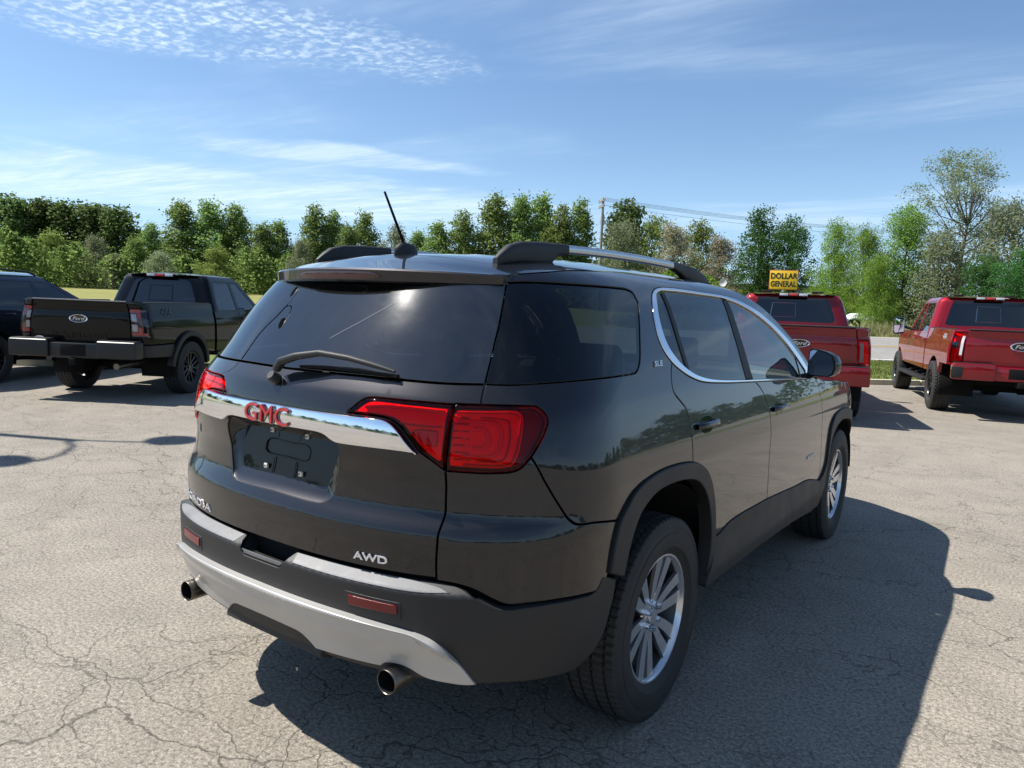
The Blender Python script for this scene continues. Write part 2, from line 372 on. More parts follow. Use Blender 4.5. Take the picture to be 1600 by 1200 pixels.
def panel(name, sh, poly, mat, parent=None, off=0., h=.035, gap=.002, edge=.0025, depth=.018, holes=(), side=1, hz=None, step=None, crown=0.):
    """a sheet cut from a shell: rounded edge, returned flange, analytic normals. off may be a function of (t,z)"""
    hz = hz or h; step = step or min(h, .02)
    poly = dens(np.asarray(poly, float), step)
    if area(poly) < 0: poly = poly[::-1]
    rings = [poly]
    for hp in holes:
        q = dens(np.asarray(hp, float), step)
        if area(q) > 0: q = q[::-1]
        rings.append(q)
    R0 = [inset(r, gap) for r in rings]; R1 = [inset(r, gap + edge) for r in rings]
    lo, hi = R1[0].min(0), R1[0].max(0)
    gx = np.arange(lo[0] + h / 2, hi[0], h); gz = np.arange(lo[1] + hz / 2, hi[1], hz)
    G = np.stack(np.meshgrid(gx, gz), -1)
    if len(G): G[1::2, :, 0] += h * .5
    G = G.reshape(-1, 2)
    if len(G):
        ok = inside(G, R1[0])
        for r in R1[1:]: ok &= ~inside(G, r)
        G = G[ok]
    if len(G):
        B = np.concatenate(R1); sc = np.array([1 / h, 1 / hz]); keep = np.ones(len(G), bool)
        for a in range(0, len(G), 500):
            d = np.linalg.norm((G[a:a + 500, None] - B[None]) * sc, axis=-1).min(1); keep[a:a + 500] = d > .45
        G = G[keep]
    pts = np.concatenate(R1 + ([G] if len(G) else [])); edges = []; o = 0
    for r in R1: edges += [(o + i, o + (i + 1) % len(r)) for i in range(len(r))]; o += len(r)
    vc, _, fc, ov, _, _ = geometry.delaunay_2d_cdt([Vector(p) for p in pts.tolist()], edges, [], 0, 1e-7)
    V2 = np.array([(v.x, v.y) for v in vc]); T = np.array([list(f)[:3] for f in fc if len(f) == 3])
    c = V2[T].mean(1); ok = inside(c, R1[0])
    for r in R1[1:]: ok &= ~inside(c, r)
    T = T[ok]
    mp = {}
    for j, l in enumerate(ov):
        for i in l: mp[i] = j
    offv = (lambda q: off(q[:, 0], q[:, 1])) if callable(off) else (lambda q: np.full(len(q), off))
    def ev(q, d=0.):
        n_ = sh.n(q[:, 0], q[:, 1]); return sh.S(q[:, 0], q[:, 1]) + n_ * (offv(q) + d)[:, None], n_
    P, Nn = ev(V2)
    if callable(off):      # offset varies: take normals from the offset surface
        e = 2e-3
        a = ev(V2 + [e, 0])[0] - ev(V2 - [e, 0])[0]; b = ev(V2 + [0, e])[0] - ev(V2 - [0, e])[0]
        Nn = np.cross(a, b); Nn /= np.maximum(np.linalg.norm(Nn, axis=1, keepdims=True), 1e-12)
    V = [P]; NN = [Nn]; F = [tuple(t) for t in T]; base = len(P); o = 0
    for r0, r1 in zip(R0, R1):
        m = len(r0); i1 = [mp.get(o + i, 0) for i in range(m)]; o += m
        p0, n0 = ev(r0, -edge); pin = ev(r1, 0)[0]; outw = p0 - pin; outw /= np.maximum(np.linalg.norm(outw, axis=1, keepdims=True), 1e-9)
        nb = n0 * .6 + outw; nb /= np.linalg.norm(nb, axis=1, keepdims=True)
        p2, _ = ev(r0, -depth); flat = outw - n0 * np.sum(outw * n0, 1, keepdims=True); flat /= np.maximum(np.linalg.norm(flat, axis=1, keepdims=True), 1e-9)
        V += [p0, p0, p2]; NN += [nb, flat, flat]
        for i in range(m):
            j = (i + 1) % m
            F.append((i1[i], base + i, base + j, i1[j])); F.append((base + m + i, base + 2 * m + i, base + 2 * m + j, base + m + j))
        base += 3 * m
    V = np.concatenate(V); NN = np.concatenate(NN)
    F = [f for f in F if len(set(f)) == len(f)]
    if side < 0: V = V * [-1, 1, 1]; NN = NN * [-1, 1, 1]; F = [f[::-1] for f in F]
    return mobj(name, V, F, mat, parent, NN)
def strip_on(name, sh, curve, half, mat, parent, off=.004, side=1, h=.004):
    """thin raised bead following a curve on the shell"""
    c = np.asarray(curve, float); P = sh.P(c[:, 0], c[:, 1], off)
    if side < 0: P = P * [-1, 1, 1]
    return tube(name, P, (half, h), mat, parent, seg=8)
def lettering(name, text, size, place, mat, parent, depth=.004, shear=0., bold=0., xs=1., spacing=1.):
    """text mesh whose (u,v,w) are carried by place(u,v,w) arrays -> xyz"""
    cu = bpy.data.curves.new(name, 'FONT'); cu.body = text; cu.size = size; cu.extrude = depth / 2; cu.shear = shear; cu.offset = bold; cu.align_x = 'CENTER'; cu.space_character = spacing
    cu.resolution_u = 4
    o = bpy.data.objects.new(name, cu); col.objects.link(o); dg = bpy.context.evaluated_depsgraph_get()
    me = bpy.data.meshes.new_from_object(o.evaluated_get(dg)); bpy.data.objects.remove(o); bpy.data.curves.remove(cu)
    n = len(me.vertices); c = np.empty(n * 3); me.vertices.foreach_get('co', c); c = c.reshape(-1, 3)
    P = np.asarray(place(c[:, 0] * xs, c[:, 1], c[:, 2] + depth / 2)); me.vertices.foreach_set('co', P.ravel()); me.update()
    me.name = name; me.materials.clear(); me.materials.append(mat)
    bm = bmesh.new(); bm.from_mesh(me); bmesh.ops.remove_doubles(bm, verts=bm.verts, dist=1e-6); bmesh.ops.recalc_face_normals(bm, faces=bm.faces); bm.to_mesh(me); bm.free()
    ob = bpy.data.objects.new(name, me); col.objects.link(ob); ob.parent = parent
    for p in me.polygons: p.use_smooth = False
    return ob
# ------------------------------------------------------------------ wheels
def tyre_mesh(R, rr, w, blocks=76, shoulder=1.0, deep=.008):
    hw = w / 2; tw = hw * .86
    prof = [(-hw * .78, rr - .012), (-hw * .86, rr), (-hw * .955, rr + (R - rr) * .17), (-hw * .985, rr + (R - rr) * .19), (-hw, rr + (R - rr) * .30), (-hw * 1.005, rr + (R - rr) * .48), (-hw * .995, rr + (R - rr) * .56), (-hw * .975, rr + (R - rr) * .57), (-hw * .965, rr + (R - rr) * .70), (-hw * .975, rr + (R - rr) * .71), (-hw * .955, rr + (R - rr) * .80), (-hw * .91, R - .020), (-tw - .004, R - .010)]
    left = list(prof); tread = []
    gw = .0045
    for g in (-.62, -.22, .22, .62):
        x = g * hw; cr_ = lambda q: R - .006 * (q / tw) ** 2
        tread += [(x - gw - .0012, cr_(x)), (x - gw, cr_(x) - deep), (x + gw, cr_(x) - deep), (x + gw + .0012, cr_(x))]
    full = left + [(-tw, R - .006)] + tread + [(tw, R - .006)] + [(-a, r) for a, r in reversed(left)]
    # mid points on each rib so that cross cuts can sit on them
    seg = blocks * 4; n = len(full); V = np.zeros((seg, n, 3)); ax = np.array([p[0] for p in full]); rad = np.array([p[1] for p in full])
    rib = np.digitize(ax, [-.62 * hw, -.22 * hw, .22 * hw, .62 * hw])
    for i in range(seg):
        a = 2 * math.pi * i / seg; r = rad.copy()
        for k in range(n):
            if abs(ax[k]) <= tw + .006 and rad[k] > R - .013:
                if (i + rib[k] * 2) % 4 == 0: r[k] = rad[k] - deep * .75
        V[i, :, 0] = ax; V[i, :, 1] = r * math.cos(a); V[i, :, 2] = r * math.sin(a)
    F = []
    for i in range(seg):
        j = (i + 1) % seg
        for k in range(n - 1): F.append((i * n + k, i * n + k + 1, j * n + k + 1, j * n + k))
    return V.reshape(-1, 3), F
def spoke_bar(bm, a0, r0, w0, a1, r1, w1, x0, x1, th, crown=.004):
    """bar from (angle a0, radius r0) to (a1, r1); outer face at x0..x1"""
    p0 = np.array([math.cos(a0), math.sin(a0)]) * r0; p1 = np.array([math.cos(a1), math.sin(a1)]) * r1
    d = (p1 - p0) / np.linalg.norm(p1 - p0); nrm = np.array([-d[1], d[0]]); rings = []
    for u in (0, .35, .7, 1):
        p = p0 + (p1 - p0) * u; w = w0 + (w1 - w0) * u; x = x0 + (x1 - x0) * u
        rings.append([bm.verts.new((x + dx, *(p + nrm * s * w))) for s, dx in ((-.5, 0), (0, crown), (.5, 0), (.62, -.010), (.45, -th), (-.45, -th), (-.62, -.010))])
    m = len(rings[0])
    for a, b in zip(rings[:-1], rings[1:]):
        for k in range(m): bm.faces.new((a[k], a[(k + 1) % m], b[(k + 1) % m], b[k]))
    bm.faces.new(rings[0][::-1]); bm.faces.new(rings[-1])
_WC = {}
def wheel(parent, loc, side, R, rr, w, style):
    """wheel part (rim) with tyre, centre cap, lug nuts and brake disc as sub-parts; outer face towards side*X"""
    key = (R, rr, w, style)
    if key not in _WC:
        hw = w / 2; tv, tf = tyre_mesh(R, rr, w, 76 if style == 'twin' else 46, deep=.008 if style == 'twin' else .013)
        lip = hw * .80
        prof = [(-hw * .8, rr - .004), (-hw * .72, rr - .022), (0, rr - .045), (lip - .05, rr - .030), (lip - .018, rr - .020), (lip - .004, rr - .016), (lip + .004, rr - .010), (lip + .004, rr + .002), (lip - .006, rr + .006), (lip - .02, rr - .004)]
        bm = bmesh.new(); n = len(prof); seg = 64; rings = []
        for i in range(seg):
            a = 2 * math.pi * i / seg; rings.append([bm.verts.new((x, r * math.cos(a), r * math.sin(a))) for x, r in prof])
        for i in range(seg):
            for k in range(n - 1): bm.faces.new((rings[i][k], rings[i][k + 1], rings[(i + 1) % seg][k + 1], rings[(i + 1) % seg][k]))
        xf = lip - .012; nS = 6
        if style == 'twin':
            for i in range(nS):
                a = 2 * math.pi * (i + .25) / nS
                for s in (-1, 1):
                    spoke_bar(bm, a + s * .20, .046, .032, a + s * .215, .135, .040, xf - .016, xf - .008, .032, 0.)
                    spoke_bar(bm, a + s * .215, .133, .040, a + s * .185, rr - .012, .050, xf - .008, xf + .003, .030, 0.)
                spoke_bar(bm, a, .045, .060, a, .085, .030, xf - .016, xf - .016, .022)
        else:
            for i in range(nS):
                a = 2 * math.pi * (i + .1) / nS
                for s in (-1, 1): spoke_bar(bm, a + s * .05, .05, .026, a + s * .30, rr - .014, .024, xf - .014, xf + .002, .034)
        # hub disc
        hub = []
        for i in range(36):
            a = 2 * math.pi * i / 36; hub.append([bm.verts.new((x, r * math.cos(a), r * math.sin(a))) for x, r in ((xf - .05, .078), (xf - .024, .076), (xf - .018, .066), (xf - .018, .030), (xf - .018, .001))])
        for i in range(36):
            for k in range(4): bm.faces.new((hub[i][k], hub[i][k + 1], hub[(i + 1) % 36][k + 1], hub[(i + 1) % 36][k]))
        bmesh.ops.recalc_face_normals(bm, faces=bm.faces)
        me = bpy.data.meshes.new('wheel'); bm.to_mesh(me); bm.free(); me.materials.append(M['rim'] if style == 'twin' else M['rim_black']); me.materials.append(M['rim_dark'] if style == 'twin' else M['rim_black'])
        for p in me.polygons:
            c = p.center; r = math.hypot(c.y, c.z)
            if r > rr - .034 and c.x < lip - .03: p.material_index = 1
            elif style == 'twin' and (abs(p.normal.x) < .55 and r < rr - .02 or p.normal.x < -.3): p.material_index = 1
        tm = bpy.data.meshes.new('tyre'); tm.from_pydata(tv.tolist(), [], tf); tm.materials.append(M['rubber'])
        capb = bmesh.new(); bmesh.ops.create_cone(capb, cap_ends=True, segments=32, radius1=.031, radius2=.027, depth=.016)
        bmesh.ops.rotate(capb, verts=capb.verts, matrix=Matrix.Rotation(math.pi / 2, 3, 'Y')); bmesh.ops.translate(capb, verts=capb.verts, vec=(xf - .011, 0, 0))
        cm = bpy.data.meshes.new('centre_cap'); capb.to_mesh(cm); capb.free(); cm.materials.append(M['rim'] if style == 'twin' else M['rim_black'])
        nb = bmesh.new(); bmesh.ops.create_cone(nb, cap_ends=True, segments=6, radius1=.0115, radius2=.009, depth=.026); bmesh.ops.rotate(nb, verts=nb.verts, matrix=Matrix.Rotation(math.pi / 2, 3, 'Y'))
        nm = bpy.data.meshes.new('lug_nut'); nb.to_mesh(nm); nb.free(); nm.materials.append(M['chrome'] if style == 'twin' else M['dark_chrome'])
        bb = bmesh.new(); bmesh.ops.create_cone(bb, cap_ends=True, segments=40, radius1=.165, radius2=.165, depth=.022); bmesh.ops.rotate(bb, verts=bb.verts, matrix=Matrix.Rotation(math.pi / 2, 3, 'Y')); bmesh.ops.translate(bb, verts=bb.verts, vec=(-.005, 0, 0))
        add_box(bb, Vector((-.002, -.12, .05)), (.06, .08, .15), None, .012)
        dm = bpy.data.meshes.new('brake_disc'); bb.to_mesh(dm); bb.free(); dm.materials.append(M['brake'])
        for me_ in (me, tm, cm, nm, dm): me_.polygons.foreach_set('use_smooth', np.full(len(me_.polygons), True)); me_.update()
        for me_, dg in ((me, 22), (tm, 28), (cm, 30), (nm, 30), (dm, 30)):
            o_ = bpy.data.objects.new('tmp', me_); auto_smooth(o_, dg); bpy.data.objects.remove(o_)
        _WC[key] = (me, tm, cm, nm, dm, xf)
    me, tm, cm, nm, dm, xf = _WC[key]
    def ob(name, mesh, par, l=(0, 0, 0)):
        o = bpy.data.objects.new(name, mesh); col.objects.link(o); o.parent = par; o.location = l; return o
    wl = ob('wheel', me, parent, loc)
    if side < 0: wl.rotation_euler = (0, 0, math.pi)
    ob('tyre', tm, wl); ob('centre_cap', cm, wl); ob('brake_disc', dm, wl)
    for i in range(6):
        a = 2 * math.pi * (i + .5) / 6; ob('lug_nut', nm, wl, (xf - .010, .050 * math.cos(a), .050 * math.sin(a)))
    return wl
def arch_liner(parent, x0, x1, y, z, R, mat, a0=-.25, a1=math.pi + .25):
    V = []; F = []; n = 24
    for i in range(n + 1):
        a = a0 + (a1 - a0) * i / n
        V += [(x0, y + R * math.cos(a), z + R * math.sin(a)), (x1, y + R * math.cos(a), z + R * math.sin(a)), (x0, y, z)]
    for i in range(n):
        F += [(3 * i, 3 * i + 1, 3 * i + 4, 3 * i + 3), (3 * i, 3 * i + 3, 3 * i + 2)]
    return mobj('wheel_arch_liner', V, F, mat, parent)
def seat(parent, x, y, z, w, mat, tall=.62):
    bm = bmesh.new()
    add_box(bm, Vector((x, y + .22, z + .10)), (w, .5, .16), None, .05, 3)
    add_box(bm, Vector((x, y - .06, z + .12 + tall / 2)), (w * .96, .14, tall), Matrix.Rotation(.22, 3, 'X'), .055, 3, (.86, .8))
    add_box(bm, Vector((x, y - .155, z + .12 + tall + .10)), (w * .52, .10, .17), Matrix.Rotation(.12, 3, 'X'), .045, 3)
    return bm_obj('seat', bm, mat, parent)
def steering_wheel(parent, x, y, z, mat):
    P = [Vector((x, y, z)) + Matrix.Rotation(-.45, 3, 'X') @ Vector((.185 * math.cos(a), 0, .185 * math.sin(a))) for a in np.linspace(0, 2 * math.pi, 33)]
    return tube('steering_wheel', P, .015, mat, parent, seg=8, caps=False)

# ------------------------------------------------------------------ the grey SUV in the foreground
M['lamp_rim'] = mat_p('lamp_rim_red', (.40, .006, .012), .4)
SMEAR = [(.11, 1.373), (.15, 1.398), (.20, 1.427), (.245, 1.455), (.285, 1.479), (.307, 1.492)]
def build_suv():
    root = empty('parked_suv'); tag(root, 'dark bronze grey SUV seen from behind in the foreground, chrome bar across its tailgate', 'suv')
    R = smooth_table([(.1, -.83), (.34, -.97), (.42, -1.00), (.55, -1.03), (.66, -1.034), (.72, -1.034), (.79, -1.038), (.845, -1.038), (.90, -1.003), (.98, -.998), (1.06, -1.011), (1.17, -1.006), (1.225, -.986), (1.285, -.942), (1.40, -.858), (1.50, -.780), (1.57, -.722), (1.62, -.675), (1.7, -.55)], sig=.009)
    W = smooth_table([(.1, .87), (.25, .905), (.33, .935), (.45, .95), (.60, .952), (.80, .951), (.93, .950), (1.02, .940), (1.10, .922), (1.20, .897), (1.26, .876), (1.35, .838), (1.45, .79), (1.53, .746), (1.585, .705), (1.62, .675), (1.65, .625), (1.675, .51), (1.7, .35)], sig=.013)
    Nn = smooth_table([(.2, 2.45), (.6, 2.45), (.8, 2.42), (1.1, 2.45), (1.3, 2.45), (1.45, 2.75), (1.6, 2.95)], sig=.05)
    D = smooth_table([(.2, .58), (.7, .60), (1.0, .60), (1.3, .66), (1.6, .66)], sig=.05)
    Fr = smooth_table([(.2, 3.70), (.35, 3.80), (.55, 3.84), (.8, 3.82), (.95, 3.76), (1.05, 3.62), (1.2, 3.3)], sig=.03)
    sh = Shell(R, W, Nn, D, Fr)
    RB = smooth_table([(.1, -.83), (.34, -.985), (.42, -1.03), (.55, -1.062), (.678, -1.068), (.686, -1.064), (.714, -1.014), (.74, -.985)], sig=.0035)
    shb = Shell(RB, W, Nn, D, Fr)
    TM = sh.TF + sh.TL
    # --- outline curves (t, z)
    gapU = cr([(.756, 1.577), (.753, 1.54), (.751, 1.438), (.749, 1.346), (.749, 1.273), (.752, 1.217)])
    split = cr([(.681, 1.215), (.675, 1.174), (.662, 1.111), (.649, 1.028), (.645, .953), (.647, .887), (.648, .829), (.645, .76), (.645, .719)])
    gapBc = cr([(.645, .712), (.704, .706), (.748, .694), (.801, .667), (.836, .652), (.87, .649), (.906, .652), (.983, .655), (1.08, .652), (1.15, .650), (1.185, .662), (1.205, .69)])
    qTop = cr([(.756, 1.577), (.83, 1.582), (1.035, 1.583), (1.25, 1.583), (1.37, 1.58), (1.44, 1.567), (1.466, 1.535)])
    qRight = cr([(1.466, 1.535), (1.44, 1.446), (1.423, 1.369), (1.409, 1.32), (1.385, 1.296), (1.33, 1.289)])
    qBot = cr([(1.33, 1.289), (1.07, 1.285), (.937, 1.279), (.826, 1.273), (.749, 1.273)])
    trimOut = cr([(3.72, 1.147), (3.60, 1.152), (3.099, 1.174), (2.682, 1.192), (2.254, 1.212), (2.013, 1.231), (1.901, 1.253), (1.821, 1.276), (1.722, 1.315), (1.653, 1.36), (1.613, 1.418), (1.606, 1.482), (1.635, 1.545), (1.703, 1.582), (1.79, 1.597), (1.95, 1.602), (2.319, 1.598), (2.716, 1.587), (2.911, 1.563), (3.094, 1.521), (3.267, 1.459), (3.431, 1.38), (3.545, 1.304), (3.65, 1.222), (3.72, 1.162)])
    trimIn = cr([(3.60, 1.168), (3.106, 1.189), (2.653, 1.207), (2.262, 1.227), (2.076, 1.244), (1.942, 1.268), (1.839, 1.301), (1.764, 1.337), (1.705, 1.382), (1.672, 1.446), (1.676, 1.507), (1.715, 1.560), (1.79, 1.580), (1.936, 1.585), (2.282, 1.582), (2.656, 1.571), (2.856, 1.546), (3.033, 1.504), (3.199, 1.446), (3.353, 1.37), (3.466, 1.296), (3.56, 1.222)])
    def cut(c, a, b):
        ia = int(np.argmin(np.hypot(*(c - a).T))); ib = int(np.argmin(np.hypot(*(c - b).T)))
        return c[ia:ib + 1] if ia <= ib else c[ib:ia + 1][::-1]
    P = lambda *a: np.array(a, float)
    flareOut = cr([(1.205, .69), (1.222, .76), (1.262, .845), (1.309, .908), (1.377, .936), (1.452, .949), (1.541, .957), (1.635, .958), (1.74, .953), (1.839, .941), (1.933, .913), (2.0, .878), (2.051, .830), (2.083, .768), (2.108, .69), (2.127, .583)])
    flareIn = cr([(1.305, .656), (1.322, .707), (1.352, .77), (1.405, .84), (1.448, .870), (1.499, .888), (1.575, .896), (1.659, .896), (1.756, .889), (1.851, .873), (1.917, .850), (1.963, .82), (2.009, .772), (2.045, .705), (2.068, .63), (2.073, .555), (2.056, .476), (2.03, .40)])
    rdGap = cr([(1.722, 1.315), (1.700, 1.27), (1.712, 1.214), (1.764, 1.178), (1.812, 1.147), (1.835, 1.109), (1.842, 1.066), (1.840, 1.002), (1.839, .941)])
    bGap = cr([(2.682, 1.192), (2.745, 1.159), (2.793, 1.116), (2.828, 1.049), (2.836, .999), (2.838, .893), (2.840, .811), (2.847, .671), (2.852, .606)])
    fGap = cr([(3.72, 1.147), (3.80, 1.138), (3.851, 1.107), (3.864, 1.05), (3.886, .983), (3.904, .904), (3.935, .712), (3.943, .551), (3.928, .512)], sharp=(1,))
    cladTop = cr([(2.127, .583), (2.191, .588), (2.285, .608), (2.421, .615), (2.615, .612), (2.852, .606), (3.095, .593), (3.4, .575), (3.565, .570), (3.686, .558), (3.928, .512)])
    cladBot = cr([(2.03, .40), (2.34, .394), (2.642, .396), (3.01, .39), (3.369, .378), (3.80, .345)])
    ffOut = cr([(3.928, .512), (4.016, .539), (4.09, .60), (4.121, .727), (4.155, .82), (4.252, .882), (4.403, .904), (4.575, .902), (4.72, .875), (4.85, .80), (4.93, .70), (4.96, .60), (5.0, .50)])
    ffIn = cr([(3.80, .345), (3.99, .345), (4.065, .425), (4.12, .603), (4.165, .715), (4.24, .775), (4.33, .808), (4.434, .826), (4.58, .826), (4.70, .80), (4.80, .74), (4.87, .65), (4.89, .55), (4.90, .42)])
    seam = cr([(.889, 1.075), (.901, 1.053), (.923, .995), (.953, .943), (.985, .9), (1.004, .886), (1.035, .872), (1.112, .866), (1.262, .848)])
    lO = [(.681, 1.215), (.752, 1.217), (.837, 1.217), (.906, 1.215), (.926, 1.202), (.943, 1.181), (.943, 1.166), (.926, 1.128), (.899, 1.089), (.889, 1.075), (.874, 1.059), (.854, 1.042), (.831, 1.033), (.761, 1.027), (.70, 1.027), (.651, 1.027)]
    lOc = cr(lO[1:], sharp=(2,))
    lI = [(.339, 1.168), (.367, 1.194), (.396, 1.213), (.418, 1.217), (.546, 1.217), (.677, 1.215), (.672, 1.174), (.659, 1.111), (.647, 1.032), (.636, 1.037), (.610, 1.057), (.578, 1.079), (.552, 1.11), (.529, 1.137), (.506, 1.155), (.481, 1.164), (.446, 1.167)]
    lIc = cr(lI + [lI[0]], sharp=(5, 8))
    roofE = lambda t: np.interp(t, [.70, .85, 1.05, 1.3, 1.6, 2.3, 2.6, 2.8, 3.0], [1.597, 1.612, 1.634, 1.648, 1.655, 1.655, 1.650, 1.636, 1.616])
    rt = np.linspace(.775, 2.95, 60); roofEdge = np.stack([rt, roofE(rt)], 1)
    apil = cr([(2.95, 1.622), (3.15, 1.572), (3.36, 1.482), (3.56, 1.366), (3.76, 1.222), (3.86, 1.142)])
    # --- sheet metal, both sides
    for s in (1, -1):
        poly = join(cut(lOc, P(.752, 1.217), P(.889, 1.075)), seam, cut(flareOut, P(1.262, .845), P(1.839, .941)), rdGap[::-1],
                    cut(trimOut, P(1.722, 1.315), P(3.72, 1.162)), [(3.80, 1.15)], apil[::-1], roofEdge[::-1], [(.757, 1.60)], [(.756, 1.579)],
                    qTop, qRight, qBot, gapU[-6:])
        panel('quarter_panel', sh, poly, M['paint'], root, h=.03, side=s)
        panel('bumper_corner', sh, join(split[np.argmin(np.hypot(*(split - P(.649, 1.028)).T)):], gapBc, cut(flareOut, P(1.205, .69), P(1.262, .845)), seam[::-1], cut(lOc, P(.889, 1.075), P(.651, 1.027))), M['paint'], root, h=.03, side=s)
        door = panel('rear_door', sh, join(cut(trimOut, P(2.682, 1.192), P(1.722, 1.315)), rdGap, cut(flareOut, P(1.839, .941), P(2.127, .583)), cut(cladTop, P(2.127, .583), P(2.852, .606)), bGap[::-1]), M['paint'], root, h=.035, side=s)
        fdoor = panel('front_door', sh, join(cut(trimOut, P(3.72, 1.147), P(2.682, 1.192)), bGap, cut(cladTop, P(2.852, .606), P(3.928, .512)), fGap[::-1]), M['paint'], root, h=.035, side=s)
        panel('front_fender', sh, join([(3.80, 1.138), (3.86, 1.142)], cr([(3.86, 1.142), (4.05, 1.118), (4.3, 1.10), (4.6, 1.075), (5.0, 1.03), (5.25, .985)]), [(5.25, .93), (5.0, .88)], ffOut[ffOut[:, 0] < 4.86][::-1], fGap[::-1]), M['paint'], root, h=.035, side=s)
        nose = panel('front_bumper', sh, join(ffOut[ffOut[:, 0] > 4.72], [(5.0, .30), (5.4, .27), (TM, .27), (TM, .985), (5.7, .985), (5.25, .985), (5.25, .93), (5.0, .88)]), M['paint'], root, h=.05, gap=.001, side=s)
        panel('headlight', sh, cr([(5.05, .95), (5.25, .94), (5.6, .90), (5.75, .86), (5.70, .78), (5.45, .80), (5.2, .84), (5.05, .95)]), M['lens_clear'], root, off=.006, h=.05, side=s)
        panel('grille', sh, [(5.85, .88), (TM, .88), (TM, .55), (6.0, .55), (5.82, .68)], M['gloss_black'], root, off=.008, h=.06, gap=.0005, side=s)
        # plastic cladding
        flare_off = lambda t, z: np.full(np.shape(t), .013)
        panel('wheel_arch_flare', sh, join(flareOut, [(2.127, .575), (2.10, .50), (2.045, .445)], flareIn[flareIn[:, 1] < .45][::-1][:0], flareIn[flareIn[:, 1] > .44][::-1]), M['plastic'], root, off=.013, h=.03, gap=.0, edge=.006, depth=.055, side=s)
        panel('wheel_arch_flare', sh, join(ffOut, [(4.92, .42)], ffIn[::-1], [(3.83, .40), (3.90, .46)]), M['plastic'], root, off=.013, h=.03, gap=.0, edge=.006, depth=.055, side=s)
        panel('sill_cladding', sh, join(cladTop, [(3.90, .46), (3.83, .40)], cladBot[::-1], [(2.045, .445), (2.10, .50)]), M['plastic'], root, off=lambda t, z: .006 + .014 * np.clip((.56 - z) / .10, 0, 1), h=.035, gap=.0005, edge=.005, depth=.05, side=s)
        # door window frame trim, glass and pillars
        trimring = join(trimOut, [(3.735, 1.155)])
        panel('window_trim', sh, trimring, M['satin_trim'], root, off=.004, h=.02, gap=0, edge=.003, depth=.012, holes=[inset((lambda h_: h_ if area(h_) > 0 else h_[::-1])(dens(join(trimIn, [(3.60, 1.195)]), .012)), -.0045)], side=s, step=.012)
        bU = cr([(2.622, 1.573), (2.585, 1.476), (2.569, 1.373), (2.565, 1.273), (2.575, 1.211)]); bU2 = cr([(2.690, 1.568), (2.662, 1.446), (2.655, 1.343), (2.658, 1.255), (2.672, 1.207)])
        dv = cr([(1.800, 1.581), (1.812, 1.496), (1.828, 1.409), (1.848, 1.337), (1.868, 1.291)]); dv2 = cr([(1.845, 1.583), (1.853, 1.496), (1.867, 1.409), (1.885, 1.336), (1.903, 1.279)])
        panel('window_divider_bar', sh, join(dv, dv2[::-1]), M['seal'], root, off=-.002, h=.03, gap=0, side=s, depth=.02)
        panel('door_pillar', sh, join(bU, cut(trimIn, P(2.575, 1.211), P(2.672, 1.207)), bU2[::-1]), M['seal'], root, off=-.003, h=.03, gap=0, side=s, depth=.02)
        ti = join(trimIn, [(3.60, 1.195)])
        wA = join(cut(trimIn, P(1.868, 1.291), P(1.800, 1.581)), dv); panel('rear_vent_glass', sh, wA, M['glass_s'], root, off=-.006, h=.04, gap=-.004, depth=.005, side=s)
        wB = join(cut(trimIn, P(2.575, 1.211), P(1.903, 1.279)), dv2[::-1], cut(trimIn, P(1.845, 1.583), P(2.622, 1.573)), bU); panel('rear_door_glass', sh, wB, M['glass_s'], root, off=-.006, h=.04, gap=-.004, depth=.005, side=s)
        wC = join([(3.60, 1.195)], cut(trimIn, P(3.60, 1.168), P(2.672, 1.207)), bU2[::-1], cut(trimIn, P(2.69, 1.568), P(3.56, 1.222))); panel('front_door_glass', sh, wC, M['glass_f'], root, off=-.006, h=.04, gap=-.004, depth=.005, side=s)
        panel('mirror_sail', sh, [(3.50, 1.168), (3.60, 1.168), (3.60, 1.195), (3.56, 1.222), (3.49, 1.275)], M['gloss_black'], root, off=-.002, h=.03, gap=0, side=s)
        qg = join(qTop, qRight, qBot, gapU[::-1])
        panel('quarter_glass', sh, qg, M['glass_q'], root, off=-.0035, h=.04, gap=.002, depth=.006, side=s)
        panel('pillar_blackout', sh, join([(.758, 1.575)], cr([(.83, 1.579), (.826, 1.50), (.826, 1.421), (.832, 1.34), (.843, 1.277)]), [(.751, 1.275)]), M['gloss_black'], root, off=-.010, h=.04, gap=.001, depth=.004, side=s)
        # tail lamps
        def lamp(nm, outline, inner, extra):
            hs = panel(nm, sh, outline, M['lamp_maroon'], root, off=-.026, h=.025, gap=.002, depth=.004, side=s)
            panel('lens', sh, outline, M['lens_red'], hs, off=.006, h=.02, gap=.002, edge=.004, depth=.030, side=s)
            panel('reflector', sh, inner, M['lamp_inner'], hs, off=-.009, h=.02, gap=0, depth=.004, side=s)
            return hs
        lo = lamp('outer_tail_light', cr(lO + [lO[0]], sharp=(0, 3, 15)), cr([(.684, 1.203), (.768, 1.205), (.856, 1.205), (.872, 1.192), (.876, 1.171), (.869, 1.127), (.856, 1.082), (.838, 1.052), (.816, 1.043), (.729, 1.040), (.660, 1.041), (.670, 1.112), (.684, 1.203)], sharp=(0, 10)), None)
        ug = cr([(.690, 1.172), (.76, 1.172), (.800, 1.166), (.812, 1.145), (.808, 1.115), (.797, 1.085), (.775, 1.072), (.70, 1.070)])
        strip_on('light_guide', sh, ug, .006, M['lamp_glow'], lo, off=-.004, side=s, h=.007)
        ug2 = cr([(.735, 1.150), (.765, 1.148), (.775, 1.130), (.770, 1.105), (.755, 1.095), (.73, 1.094)])
        strip_on('bulb_ring', sh, ug2, .008, M['lamp_glow'], lo, off=-.004, side=s, h=.007)
